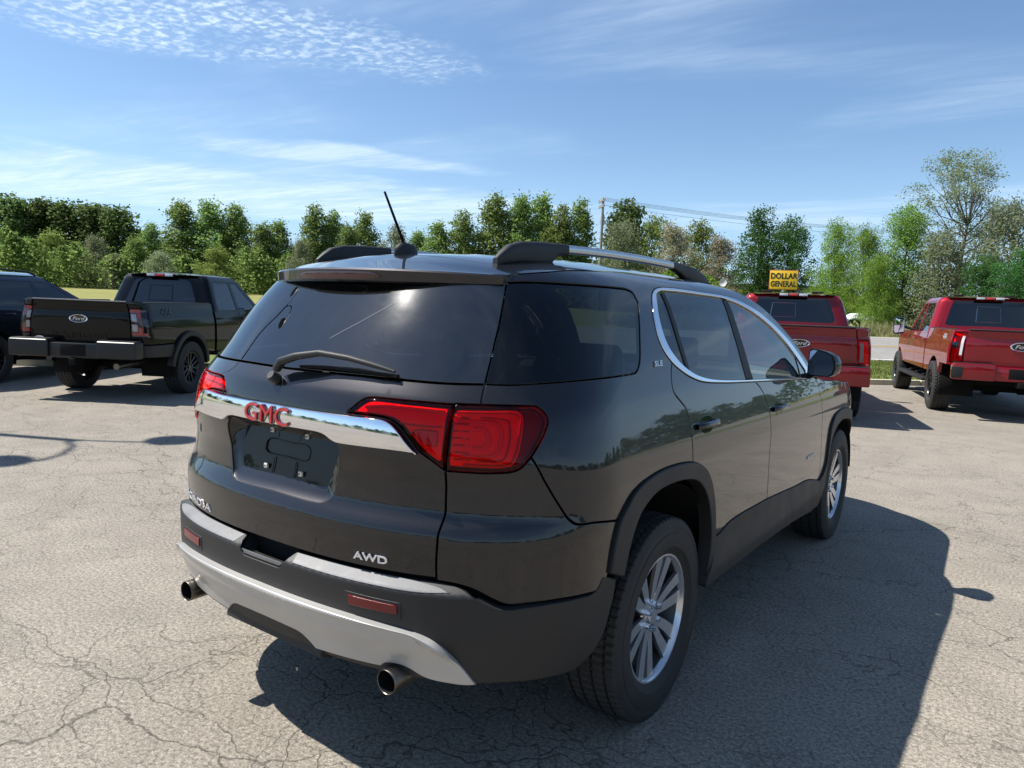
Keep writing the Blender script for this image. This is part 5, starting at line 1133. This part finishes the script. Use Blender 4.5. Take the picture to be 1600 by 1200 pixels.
# ------------------------------------------------------------------ leaves and trees
def mat_leaf(name, c, c2, trans=.55):
    m = bpy.data.materials.new(name); m.use_nodes = True; N, L = m.node_tree.nodes, m.node_tree.links; N.clear()
    out = N.new('ShaderNodeOutputMaterial'); df = N.new('ShaderNodeBsdfDiffuse'); tr = N.new('ShaderNodeBsdfTranslucent'); mx = N.new('ShaderNodeMixShader'); mx.inputs[0].default_value = trans
    tc = N.new('ShaderNodeTexCoord'); nz = N.new('ShaderNodeTexNoise'); nz.inputs['Scale'].default_value = .9; nz.inputs['Detail'].default_value = 3; L.new(tc.outputs['Object'], nz.inputs['Vector'])
    geo = N.new('ShaderNodeNewGeometry'); oi = N.new('ShaderNodeObjectInfo')
    ad = N.new('ShaderNodeMath'); ad.operation = 'MULTIPLY_ADD'; ad.inputs[1].default_value = .55; L.new(geo.outputs['Random Per Island'], ad.inputs[0]); L.new(nz.outputs[0], ad.inputs[2])
    mr = N.new('ShaderNodeMapRange'); mr.inputs[1].default_value = .45; mr.inputs[2].default_value = 1.1; L.new(ad.outputs[0], mr.inputs[0])
    cm = N.new('ShaderNodeMix'); cm.data_type = 'RGBA'; cm.inputs[6].default_value = (*c, 1); cm.inputs[7].default_value = (*c2, 1); L.new(mr.outputs[0], cm.inputs[0])
    v = N.new('ShaderNodeMapRange'); v.inputs[3].default_value = .80; v.inputs[4].default_value = 1.22; L.new(oi.outputs['Random'], v.inputs[0])
    hs = N.new('ShaderNodeHueSaturation'); L.new(cm.outputs[2], hs.inputs['Color']); L.new(v.outputs[0], hs.inputs['Value'])
    h2 = N.new('ShaderNodeMapRange'); h2.inputs[3].default_value = .485; h2.inputs[4].default_value = .515; L.new(oi.outputs['Random'], h2.inputs[0]); L.new(h2.outputs[0], hs.inputs['Hue'])
    L.new(hs.outputs[0], df.inputs[0]); L.new(hs.outputs[0], tr.inputs[0]); L.new(df.outputs[0], mx.inputs[1]); L.new(tr.outputs[0], mx.inputs[2]); L.new(mx.outputs[0], out.inputs[0])
    return m
LEAF = {'pop': ((.130, .205, .060), (.270, .345, .105)), 'dark': ((.075, .125, .045), (.160, .215, .075)), 'wil': ((.180, .220, .120), (.310, .345, .205)), 'rnd': ((.150, .215, .055), (.280, .330, .095)),
        'bei': ((.220, .230, .120), (.430, .380, .280)), 'dkg': ((.045, .120, .034), (.105, .210, .058)), 'map': ((.120, .215, .036), (.270, .370, .070)), 'tall': ((.140, .180, .095), (.250, .285, .165))}
LM = {k: mat_leaf('leaf_' + k, *v) for k, v in LEAF.items()}
M['bark'] = add_noise_var(mat_p('bark', (.085, .072, .060), .9), 3, .4, 0, .8, 20); M['bark_pale'] = add_noise_var(mat_p('pale_bark', (.16, .145, .125), .9), 3, .35, 0, .8, 20)
def leaf_quads(C, rng, size, droop=0., asp=.62):
    n = len(C); a = rng.normal(size=(n, 3)); a[:, 2] = a[:, 2] * .7 - droop; a /= np.linalg.norm(a, axis=1, keepdims=True)
    b = np.cross(a, rng.normal(size=(n, 3))); b /= np.linalg.norm(b, axis=1, keepdims=True)
    s = size * rng.uniform(.6, 1.35, (n, 1)); a = a * s; b = b * s * asp
    V = np.stack([C - a * .5, C + b * .5 - a * .05, C + a * .5, C - b * .5 - a * .05], 1).reshape(-1, 3)
    return V, np.arange(4 * n).reshape(-1, 4)
def quad_mesh(name, V, F, mat):
    me = bpy.data.meshes.new(name); n = len(F); me.vertices.add(len(V)); me.vertices.foreach_set('co', V.astype('f').ravel())
    me.loops.add(4 * n); me.loops.foreach_set('vertex_index', F.astype('i').ravel()); me.polygons.add(n); me.polygons.foreach_set('loop_start', np.arange(0, 4 * n, 4, dtype='i'))
    me.update(calc_edges=True); me.materials.append(mat); return me
KIND = {  # aspect (half width / height), crown base, clumps, leaves, leaf size, tuft radius, droop
    'pop': (.25, .02, 40, 13500, .30, .62, .1), 'dark': (.27, .02, 34, 12000, .46, .85, .1), 'wil': (.32, .02, 30, 15000, .25, .60, .9), 'rnd': (.34, .02, 30, 13500, .30, .65, .1),
    'bei': (.36, .03, 34, 14000, .26, .62, .2), 'dkg': (.34, .02, 30, 20000, .24, .60, .1), 'map': (.34, .01, 46, 32000, .17, .55, .2), 'tall': (.22, .26, 46, 16000, .15, .45, .2)}
_TC = {}
def tree_meshes(kind, seed):
    if (kind, seed) in _TC: return _TC[kind, seed]
    rng = np.random.default_rng(seed * 97 + sum(map(ord, kind))); asp, cb, K, nl, ls, tr_, dr = KIND[kind]
    H = 12. if kind != 'tall' else 16.; w = asp * H
    # leaders / clump centres inside an uneven envelope
    cl = []
    for i in range(K):
        h = cb + (1 - cb) * ((i + rng.uniform(0, 1)) / K) ** .9
        if kind == 'pop': env = math.sin(math.pi * min(1, max(.04, (h - cb + .10) / (1.06 - cb))) ** .85) ** .75
        elif kind == 'dark': env = min(1, 1.25 * (1 - h) ** .42)
        elif kind in ('map', 'wil'): env = min(1, 1.15 * (1.02 - h) ** .55)
        elif kind == 'tall': env = .55 + .45 * math.sin(math.pi * (h - cb) / (1 - cb)) if h > .5 else .8
        else: env = math.sin(math.pi * min(1, max(.05, (h - cb + .16) / (1.12 - cb)))) ** .6
        a = i * 2.39996 + rng.uniform(-.5, .5); r = w * env * rng.uniform(.25, .92) if i < K - 2 else w * .12
        if kind == 'tall': r = w * env * rng.uniform(.35, 1.0)
        sz = w * rng.uniform(.30, .50) * (1.1 - .45 * h) * (1.25 if kind in ('dark', 'rnd', 'dkg') else 1.)
        if kind == 'tall': sz = w * rng.uniform(.20, .34)
        z = h * H - sz * (.5 if kind != 'pop' else .75)
        cl.append((r * math.cos(a), r * math.sin(a), max(z, .3), sz, sz * (1.55 if kind == 'pop' else (1.25 if kind == 'wil' else .85))))
    cl = np.array(cl); wgt = (cl[:, 3] ** 2 * cl[:, 4]) ** .62; wgt /= wgt.sum()
    # tufts on each clump's skin, leaves round each tuft
    nt = nl // 26; ci = rng.choice(K, nt, p=wgt); d = rng.normal(size=(nt, 3)); d /= np.linalg.norm(d, axis=1, keepdims=True); rad = rng.uniform(.45, 1.05, (nt, 1)) ** .6
    tc = cl[ci, :3] + d * rad * np.stack([cl[ci, 3], cl[ci, 3], cl[ci, 4]], 1)
    k = rng.integers(0, nt, nl); sp = rng.normal(size=(nl, 3)) * tr_ * np.array([1, 1, .8 if dr < .5 else 1.3]) * .55
    C_ = tc[k] + sp; C_[:, 2] = np.maximum(C_[:, 2], .15)
    V, F = leaf_quads(C_, rng, ls, dr); crown = quad_mesh('crown', V, F, LM[kind])
    # trunk and limbs
    Vt = []; Ft = []
    def add(pts, rad_, seg=6):
        o = len(Vt); v, f = tube_vf(pts, rad_, seg); Vt.extend([tuple(q) for q in v]); Ft.extend([tuple(o + i for i in q) for q in f])
    th = H * (.72 if kind != 'tall' else .62); lean = rng.normal(size=2) * .25
    tp = [(lean[0] * (q ** 2) * 1.2 + math.sin(q * 5) * .08, lean[1] * q * q, q * th - .1) for q in np.linspace(0, 1, 7)]
    r0 = .020 * H * (1.15 if kind in ('tall', 'dkg') else .85)
    add(tp, [r0 * (1 - .80 * q) for q in np.linspace(0, 1, 7)], 9)
    for i in range(K):
        c = cl[i]; q = min(.95, max(.18, (c[2] - np.hypot(c[0], c[1]) * .8) / th)); j = min(5, int(q * 6)); u = q * 6 - j; b0 = np.array(tp[j]) * (1 - u) + np.array(tp[min(6, j + 1)]) * u
        e = np.array(c[:3]) + np.array([0, 0, c[4] * .5]); mid = b0 * .5 + e * .5 + np.array([0, 0, -.12 * np.linalg.norm(e - b0)]) + rng.normal(size=3) * .15
        rr = r0 * (1 - .75 * q) * .5
        add([b0, mid, e], [rr, rr * .7, rr * .22], 5)
        if kind in ('tall', 'map', 'bei'):
            for _ in range(3):
                e2 = mid + rng.normal(size=3) * c[3] * .8 + (e - mid) * .6; add([mid, (mid + e2) / 2 + rng.normal(size=3) * .1, e2], [rr * .45, rr * .3, rr * .1], 4)
    tm = bpy.data.meshes.new('trunk'); tm.from_pydata([tuple(map(float, v)) for v in Vt], [], Ft); tm.materials.append(M['bark_pale'] if kind in ('tall', 'pop') else M['bark']); tm.polygons.foreach_set('use_smooth', np.full(len(tm.polygons), True)); tm.update()
    zt = float(np.quantile(C_[:, 2], .998)); wt = float(np.quantile(np.abs(C_[:, 0]), .97))
    _TC[kind, seed] = (tm, crown, zt, wt); return _TC[kind, seed]
TNAME = {'pop': 'poplar_tree', 'dark': 'broadleaf_tree', 'wil': 'willow_tree', 'rnd': 'broadleaf_tree', 'bei': 'blossoming_tree', 'dkg': 'broadleaf_tree', 'map': 'maple_tree', 'tall': 'sparse_tree'}
TGRP = {'pop': 'poplars along the far field edge', 'dark': 'dark trees of the distant wood', 'wil': 'pale willow like trees', 'rnd': 'round yellow green trees', 'bei': 'pinkish blossoming trees', 'dkg': 'dark green trees on the right', 'map': 'bright green trees on the right'}
TREES = [
    (-152.8, 54.72, 2.41, 15.35, 4.47, 'dark', 'dark green tree at the far left edge, tallest of the distant wood'),
    (-153.96, 60.05, 2.46, 15.52, 4.63, 'dark', 'dark green tree of the distant wood, second from the left edge'),
    (-150.29, 63.65, 2.46, 15.36, 4.66, 'dark', 'dark green tree of the distant wood above the blue SUV roof'),
    (-146.46, 67.25, 2.46, 15.18, 4.44, 'dark', 'dark green tree of the distant wood, second from its right end'),
    (-141.19, 68.97, 2.43, 14.6, 4.14, 'dark', 'rounded dark green tree ending the distant wood on the right'),
    (-103.2, 36.03, 1.78, 6.39, 2.07, 'pop', 'light green tree at the left edge, in front of the dark wood'),
    (-98.68, 36.68, 1.73, 5.63, 1.87, 'pop', 'small yellow green tree above the roof rail of the blue SUV'),
    (-95.74, 38.61, 1.72, 6.68, 2.64, 'rnd', 'broad yellow green tree in front of the dark wood'),
    (-93.02, 39.87, 1.7, 5.4, 1.7, 'pop', 'narrow green tree between a broad yellow green and a pale cone shaped tree'),
    (-90.42, 40.73, 1.68, 6.2, 1.99, 'wil', 'pale olive cone shaped tree left of the black pickup cab'),
    (-85.85, 41.0, 1.62, 3.99, 1.49, 'wil', 'low silvery willow just left of the black pickup cab'),
    (-86.72, 43.71, 1.67, 6.12, 1.69, 'pop', 'slender green tree behind the black pickup, first right of the sky gap'),
    (-89.46, 47.09, 1.75, 8.22, 1.77, 'pop', 'slender green tree with a pointed top behind the black pickup'),
    (-80.23, 43.11, 1.57, 4.58, 2.2, 'wil', 'low pale willow behind the high brake light of the black pickup'),
    (-91.17, 52.18, 1.84, 11.56, 2.89, 'pop', 'tall leafy poplar, leftmost of the tall group behind the black pickup'),
    (-88.58, 54.52, 1.83, 11.84, 2.9, 'pop', 'tall leafy poplar, middle of the tall group behind the black pickup'),
    (-85.98, 56.69, 1.83, 11.43, 2.74, 'pop', 'tall olive poplar, rightmost of the tall group behind the black pickup'),
    (-75.49, 47.15, 1.56, 5.44, 2.21, 'rnd', 'low yellow green tree behind the cab of the black pickup'),
    (-80.89, 57.0, 1.77, 8.96, 2.16, 'pop', 'light green tree between the two tall poplar groups'),
    (-80.38, 59.39, 1.79, 9.59, 2.2, 'pop', 'light green tree left of the SUV spoiler corner'),
    (-78.34, 63.59, 1.82, 11.99, 2.25, 'pop', 'tall poplar above the left roof rail'),
    (-76.83, 65.39, 1.82, 11.39, 1.74, 'pop', 'narrow poplar just right of the tall one above the left roof rail'),
    (-72.4, 64.37, 1.75, 9.35, 1.85, 'pop', 'low poplar left of the dark twin topped one'),
    (-72.54, 67.18, 1.79, 11.3, 1.9, 'pop', 'twin topped darker poplar left of the antenna tip'),
    (-70.08, 54.73, 1.59, 6.67, 1.83, 'wil', 'low pale grey bush tree above the spoiler'),
    (-66.88, 67.26, 1.72, 9.69, 2.17, 'wil', 'pale feathery tree directly behind the roof antenna'),
    (-64.85, 69.2, 1.71, 8.86, 2.01, 'pop', 'low green tree just right of the roof antenna'),
    (-61.58, 69.48, 1.67, 10.05, 2.14, 'pop', 'green tree midway between the antenna and the right roof rail'),
    (-59.23, 71.48, 1.67, 11.48, 2.31, 'pop', 'green tree left of the tallest poplars above the tailgate'),
    (-56.66, 74.8, 1.68, 13.88, 2.84, 'pop', 'tallest light poplar above the right end of the rear window'),
    (-53.97, 76.76, 1.67, 13.86, 2.51, 'pop', 'tall poplar above the right roof rail foot'),
    (-52.2, 79.18, 1.68, 14.34, 2.37, 'pop', 'tall narrow poplar right of the rail foot'),
    (-48.47, 78.02, 1.61, 12.62, 1.96, 'pop', 'poplar of medium height left of the utility pole'),
    (-46.99, 80.09, 1.62, 13.45, 1.98, 'pop', 'tall poplar closest to the utility pole on its left'),
    (-41.11, 81.07, 1.56, 13.2, 2.73, 'dark', 'dark topped tree right of the utility pole'),
    (-35.73, 70.34, 1.34, 9.75, 2.52, 'wil', 'grey green willow like tree in front of the dark topped one by the utility pole'),
    (-37.04, 80.84, 1.5, 11.36, 2.34, 'rnd', 'light green tree between the willow like tree and the pinkish blossoming tree'),
    (-31.73, 74.46, 1.34, 9.87, 2.41, 'bei', 'pinkish beige blossoming tree above the silver rail'),
    (-31.31, 81.14, 1.43, 10.66, 2.26, 'rnd', 'mid green tree between two pinkish beige trees'),
    (-26.27, 74.5, 1.27, 8.44, 2.19, 'bei', 'lower pinkish beige tree left of the big dark green one'),
    (-20.13, 68.14, 1.11, 10.31, 2.07, 'dkg', 'big dark green tree left of the yellow sign'),
    (-17.23, 67.95, 1.06, 9.4, 1.89, 'dkg', 'dark green tree right behind the yellow sign'),
    (-11.11, 58.12, 0.85, 8.0, 1.67, 'map', 'feathery green tree, first right of the sky gap by the sign'),
    (-8.83, 56.54, 0.8, 7.46, 1.5, 'map', 'bright yellow green tree above the right end of the red pickup roof'),
    (-6.72, 58.91, 0.8, 9.04, 1.9, 'map', 'tall bright green tree left of the tall lone tree'),
    (-6.92, 50.78, 0.7, 5.0, 1.26, 'map', 'low bright green tree above the white rounded cover'),
    (-3.72, 63.27, 0.82, 13.56, 2.85, 'tall', 'tall sparse tree with bare forking limbs at upper right'),
    (-4.08, 57.21, 0.75, 7.1, 1.89, 'wil', 'grey green willow like tree at the foot of the tall sparse tree'),
    (-0.46, 59.47, 0.73, 9.33, 2.15, 'wil', 'broad grey green willow like tree at the right edge'),
    (-1.19, 51.43, 0.63, 5.0, 1.35, 'dkg', 'low dark green tree behind the roof of the heavy-duty pickup'),
    (0.7, 49.5, 0.58, 5.18, 1.27, 'dkg', 'low dark green tree in the right corner behind the heavy-duty pickup'),
]

_rs = random.Random(5)
for i, (x, y, z, H, w, k, lab) in enumerate(TREES):
    tm, cm_, zt, wt = tree_meshes(k, i % (4 if k == 'pop' else 3 if k in ('map', 'wil') else 2 if k != 'tall' else 1))
    r = empty(TNAME[k], (x, y, z), _rs.uniform(0, 6.28)); sz = H / zt; sx = .7 * (w * 1.2 / wt) + .3 * sz if k != 'tall' else w * 1.15 / wt
    r.scale = (sx, sx, sz); tag(r, lab, 'tree', TGRP.get(k))
    for nm, me in (('trunk', tm), ('crown', cm_)):
        o = bpy.data.objects.new(nm, me); col.objects.link(o); o.parent = r
# undergrowth and far woods that read as one mass
def mass(name, pts, hgt, spread, nl, ls, mat, label, seed, cat='trees'):
    rng = np.random.default_rng(seed); pts = np.array(pts, float); seg = np.linalg.norm(np.diff(pts, axis=0), axis=1); cum = np.concatenate([[0], np.cumsum(seg)])
    nc = max(20, int(cum[-1] / 1.6)); s = rng.uniform(0, cum[-1], nc); cx = np.interp(s, cum, pts[:, 0]); cy = np.interp(s, cum, pts[:, 1]); ch = hgt * rng.uniform(.45, 1.0, nc) * (.8 + .2 * np.sin(s * .21) * np.sin(s * .057 + 1))
    k = rng.integers(0, nc, nl); u = rng.uniform(0, 1, nl) ** .7; rr = spread * (1.05 - u ** 3) * .6
    C_ = np.stack([cx[k] + rng.normal(size=nl) * rr, cy[k] + rng.normal(size=nl) * rr, u * ch[k]], 1); C_[:, 2] += np.interp(-.7071 * C_[:, 0] + .7071 * C_[:, 1], GN, GZ)
    V, F = leaf_quads(C_, rng, ls); o = bpy.data.objects.new(name, quad_mesh(name, V, F, mat)); col.objects.link(o); tag(o, label, cat, None, 'stuff'); return o
def ringp(az0, az1, d0, d1, n=24): return [(CAM[0] + (d0 + (d1 - d0) * i / (n - 1)) * math.sin(math.radians(az0 + (az1 - az0) * i / (n - 1))), CAM[1] + (d0 + (d1 - d0) * i / (n - 1)) * math.cos(math.radians(az0 + (az1 - az0) * i / (n - 1)))) for i in range(n)]
mass('undergrowth', ringp(-74, -22, 101, 88), 7.0, 2.2, 40000, .40, LM['pop'], 'tangled green undergrowth at the foot of the poplar row', 3, 'undergrowth')
mass('undergrowth', ringp(-26, 4, 76, 66), 5.0, 1.8, 34000, .26, LM['map'], 'tangled bright undergrowth under the trees on the right', 4, 'undergrowth')
mass('distant_wood', ringp(-80, -58, 185, 175), 14, 5, 16000, .9, LM['dark'], 'dark wood closing the view behind the trees at far left', 6)
mass('distant_wood', ringp(-58, -20, 122, 104), 10.5, 3.5, 36000, .50, LM['pop'], 'green wood filling the gaps behind the poplar row', 7)
mass('distant_wood', ringp(3, 200, 84, 90, 60), 8.5, 3.2, 80000, .58, LM['dkg'], 'tree line beyond the right side of the lot, seen mirrored in the grey SUV', 8)
mass('distant_wood', ringp(200, 278, 85, 95, 30), 8, 3.0, 26000, .5, LM['dark'], 'tree line behind the photographer, seen mirrored in the chrome bar', 9)

# ------------------------------------------------------------------ grass blades on the verge, weeds past the road
def blades(name, n, region, hmin, hmax, wid, cols, label, seed):
    rng = np.random.default_rng(seed); a = rng.uniform(region[0], region[1], n); q = rng.uniform(region[2], region[3], n)
    P = AX[None] * a[:, None] + NX[None] * q[:, None]; z = np.interp(q, GN, GZ); h = rng.uniform(hmin, hmax, n) * (.7 + .5 * np.sin(a * 1.7) * np.sin(q * 2.3 + a)); ang = rng.uniform(0, 6.28, n); d = np.stack([np.cos(ang), np.sin(ang)], 1) * wid / 2
    ln = rng.normal(size=(n, 2)) * (h * .35)[:, None]
    V = np.zeros((n, 4, 3)); V[:, 0, :2] = P - d; V[:, 1, :2] = P + d; V[:, 2, :2] = P + ln + d * .3; V[:, 3, :2] = P + ln - d * .3; V[:, :2, 2] = z[:, None]; V[:, 2:, 2] = (z + h)[:, None]
    o = bpy.data.objects.new(name, quad_mesh(name, V.reshape(-1, 3), np.arange(4 * n).reshape(-1, 4), mat_leaf('leaf_' + name, *cols, trans=.25))); col.objects.link(o); tag(o, label, 'grass', None, 'stuff')
blades('verge_grass_blades', 60000, (2, 22, 12.5, 20.35), .04, .11, .02, ((.130, .185, .042), (.230, .260, .090)), 'mown green grass strip between the lot and the road', 21)
blades('roadside_weeds', 26000, (12, 48, 33.9, 38.5), .35, .85, .045, ((.160, .195, .070), (.36, .31, .17)), 'tall green and straw coloured weeds on the far side of the road', 22)
mass('roadside_shrubs', [an(14, 39, 0)[:2], an(30, 40, 0)[:2], an(48, 42, 0)[:2]], 1.1, .7, 5000, .16, LM['rnd'], 'low shrubs among the weeds beyond the road', 23, 'shrubs')
# ------------------------------------------------------------------ sign, poles, buildings
def box_at(name, c, s, mat, parent, rz=0., bev=.02): return box(name, c, s, mat, parent, Matrix.Rotation(rz, 3, 'Z'), bev)
M['sign_y'] = mat_p('sign_yellow', (.92, .56, .02), .4); M['sign_o'] = mat_p('sign_edge', (.45, .14, .05), .5); M['pole_grey'] = add_noise_var(mat_p('weathered_wood', (.24, .22, .20), .85), 4, .2); M['galv'] = mat_p('galvanised_steel', (.42, .43, .44), .45, .6); M['wire'] = mat_p('cable', (.03, .03, .03), .6)
def store_sign():
    c = Vector((-14.75, 57.15, 4.31)); r = empty('roadside_sign', (c.x, c.y, gz(c.x, c.y)), .25); tag(r, 'yellow roadside sign with black lettering on a pale post', 'sign')
    z0 = c.z - gz(c.x, c.y); w, h = 2.12, 1.50
    cab = box('sign_cabinet', (0, 0, z0), (w, .34, h), M['sign_o'], r, bev=.02); box('sign_face', (0, -.172, z0), (w - .10, .012, h - .10), M['sign_y'], cab, bev=.004)
    blk = mat_p('sign_black', (.012, .012, .012), .5)
    for i, tx in enumerate(('DOLLAR', 'GENERAL')):
        lettering('sign_lettering', tx, .60, lambda u, v, w_, i=i: np.stack([u, -.179 - w_, v + z0 + (.10 if i == 0 else -.52)], 1), blk, cab, .01, bold=.022, xs=.84 if i == 0 else .72, spacing=1.02)
    tube('sign_post', [(0, 0, -.2), (0, 0, z0 - h / 2 + .02)], .11, mat_p('pale_post', (.62, .61, .58), .5), r)
def utility_pole(x, y, H, label, rz, transformer=True):
    z = gz(x, y); r = empty('utility_pole', (x, y, z), rz); tag(r, label, 'pole', 'utility poles along the road')
    tube('post', [(0, 0, -.3), (0, 0, H * .5), (0, 0, H)], [.19, .165, .13], M['pole_grey'], r)
    for zz, L_ in ((H - .35, 2.3), (H - .95, 2.0)):
        arm = box('crossarm', (0, .14, zz), (L_, .11, .13), M['pole_grey'], r, bev=.01)
        for sx in (-.46, -.16, .16, .46): revolve('insulator', [(0, .05), (.06, .075), (.10, .05), (.16, .065), (.20, .03), (.22, .001)], mat_p('porcelain', (.32, .30, .28), .3), arm, seg=12, axis='Z', center=(sx * L_, .14, zz + .06))
    if transformer:
        t = revolve('transformer', [(-.5, .001), (-.5, .24), (.42, .24), (.5, .20), (.52, .001)], M['galv'], r, seg=20, axis='Z', center=(.33, -.10, H - 2.2)); box('transformer_bracket', (.16, -.02, H - 2.1), (.2, .08, .5), M['galv'], t, bev=.01)
    return r
RZ = math.pi / 4
utility_pole(-36.85, 67.46, 11.85, 'grey utility pole with crossarms and a transformer standing above the roof rail', RZ + math.pi / 2)
utility_pole(-36.85 + 62 * .7071, 67.46 + 62 * .7071, 11.2, 'further utility pole hidden behind the trees on the right', RZ + math.pi / 2, False)
def wires():
    for k, (off, dz) in enumerate(((-1.0, -.13), (-.36, -.13), (.36, -.13), (1.0, -.13), (0., -.73), (0, -3.0))):
        p0 = Vector((-36.85 - off * .7071, 67.46 + off * .7071, gz(-36.85, 67.46) + 11.85 + dz)); p1 = Vector((-36.85 + 62 * .7071 - off * .7071, 67.46 + 62 * .7071 + off * .7071, gz(7, 111) + 11.2 + dz))
        o = tube('overhead_wire', [p0.lerp(p1, u) - Vector((0, 0, 1.2 * 4 * u * (1 - u))) for u in np.linspace(0, 1, 17)], .014, M['wire'], None, seg=5)
        tag(o, ['overhead wire on the outer left end of the upper crossarm', 'overhead wire on the inner left of the upper crossarm', 'overhead wire on the inner right of the upper crossarm', 'overhead wire on the outer right end of the upper crossarm', 'overhead wire on the lower crossarm', 'lowest overhead cable, well below both crossarms'][k], 'wire', 'overhead wires')
def light_pole():
    bx, by, H = -10.62, -1.43, 7.6
    r = empty('lot_light_pole', (bx, by, 0)); tag(r, 'lot light pole with two curved arms, its shadow lying on the asphalt at left', 'light pole')
    bk = mat_p('dark_bronze_pole', (.05, .045, .04), .5, .3)
    revolve('footing', [(-.2, .30), (.62, .30), (.66, .26), (.66, .001)], M['kerb'], r, seg=24, axis='Z'); tube('post', [(0, 0, .6), (0, 0, H)], [.085, .06], bk, r, seg=14)
    for dx, dy, nm in ((.93, .82, 'B'), (.86, -.70, 'A')):
        a = tube('arm', [(0, 0, H - .15), (dx * .25, dy * .25, H + .10), (dx * .6, dy * .6, H + .12), (dx * .85, dy * .85, H - .02), (dx, dy, H - .25)], .028, bk, r, seg=8)
        revolve('lamp_head', [(.05, .001), (.04, .06), (-.05, .16), (-.16, .24), (-.22, .26), (-.24, .24), (-.24, .001)], bk, a, seg=24, axis='Z', center=(dx, dy, H - .30))
def store():
    r = empty('store_building', (-25.5, 80, gz(-25.5, 80)), -.28); tag(r, 'low store building with dark roof edge and yellow band behind the red pickup', 'building')
    box('wall', (0, 0, 1.55), (17, 9, 3.1), add_noise_var(mat_p('store_wall', (.34, .32, .29), .8), 1, .1), r, bev=.02); box('yellow_band', (0, -4.56, 2.55), (16.6, .10, .42), M['sign_y'], r, bev=.01); rf = box('roof', (0, 0, 3.22), (17.5, 9.5, .26), mat_p('store_roof', (.075, .075, .08), .7), r, bev=.03)
    box('roof_unit', (3.5, 0, 3.65), (1.2, 1.0, .7), M['galv'], rf, bev=.03)
    for sx in (-5, 0, 5): box('window', (sx, -4.53, 1.5), (2.4, .08, 1.5), M['gloss_black'], r, bev=.01)
def house():
    x, y = -8.6, 69.5; r = empty('house', (x, y, gz(x, y)), .2); tag(r, 'small cream house with a reddish brown roof half hidden by trees beyond the road', 'house')
    box('wall', (0, 0, .9), (5.2, 4.2, 1.8), add_noise_var(mat_p('cream_siding', (.58, .52, .43), .8), 2, .08), r, bev=.02)
    rm = add_noise_var(mat_p('brown_shingle', (.20, .095, .065), .85), 6, .25); V = [(-2.8, -2.4, 1.78), (2.8, -2.4, 1.78), (2.8, 2.4, 1.78), (-2.8, 2.4, 1.78), (-2.8, 0, 2.55), (2.8, 0, 2.55)]
    rf = mobj('roof', V, [(0, 1, 5, 4), (2, 3, 4, 5), (0, 4, 3), (1, 2, 5), (0, 3, 2, 1)], rm, r, smooth=False); box('chimney', (.1, -.3, 2.75), (.55, .55, 1.1), add_noise_var(mat_p('dark_brick', (.06, .045, .04), .85), 8, .3), rf, bev=.02)
    for sx in (-1.5, 1.4):
        w_ = box('window', (sx, -2.11, 1.0), (.8, .05, .8), M['gloss_black'], r, bev=.01); box('window_frame', (sx, -2.10, 1.0), (.92, .04, .92), M['badge_white'], w_, bev=.01)
def white_cover():
    x, y = -8.35, 54.6; secs = []
    for u in np.linspace(-1, 1, 15):
        k = (1 - abs(u) ** 3.2) ** .5 if abs(u) < 1 else .05; k = max(k, .06); hh = .72 * k * (1 - .18 * (u + .2)); ww = .75 * k
        secs.append([(u * 1.32, ww * math.cos(a), max(0, .42 + hh * math.sin(a)) if math.sin(a) > 0 else .42 + .36 * math.sin(a) * k) for a in np.linspace(0, 2 * math.pi, 21)[:-1]])
    r = empty('covered_boat', (x, y, gz(x, y)), .22); tag(r, 'low white rounded hull shape beyond the weeds between the two red pickups', 'boat')
    loft('white_cover', secs, add_noise_var(mat_p('white_sheeting', (.74, .75, .76), .45), 2, .06), r, deg=60); box('trailer_frame', (0, 0, .16), (2.3, .5, .12), M['galv'], r, bev=.02)
    for sy in (-.34, .34): revolve('trailer_wheel', [(-.08, .001), (-.08, .22), (.08, .22), (.08, .001)], M['rubber'], r, seg=20, axis='Y', center=(.1, sy, .2))
def dish():
    x, y = -21.8, 63.4; z = gz(x, y); r = empty('dish_antenna', (x, y, z)); tag(r, 'small grey round dish on a mast just above the grey SUV windscreen', 'dish')
    tube('mast', [(0, 0, -.1), (0, 0, 3.0)], .05, M['galv'], r); V = []; F = []
    for i in range(6):
        rr = .36 * i / 5
        for k in range(20): a = 2 * math.pi * k / 20; V.append((rr * math.cos(a), -.12 + .10 * (1 - (i / 5) ** 2), 3.25 + rr * math.sin(a)))
    for i in range(5):
        for k in range(20): F.append((i * 20 + k, i * 20 + (k + 1) % 20, (i + 1) * 20 + (k + 1) % 20, (i + 1) * 20 + k))
    mobj('reflector', V, F, mat_p('dish_grey', (.45, .46, .48), .5), r)
store_sign(); wires(); light_pole(); store(); house(); white_cover(); dish()
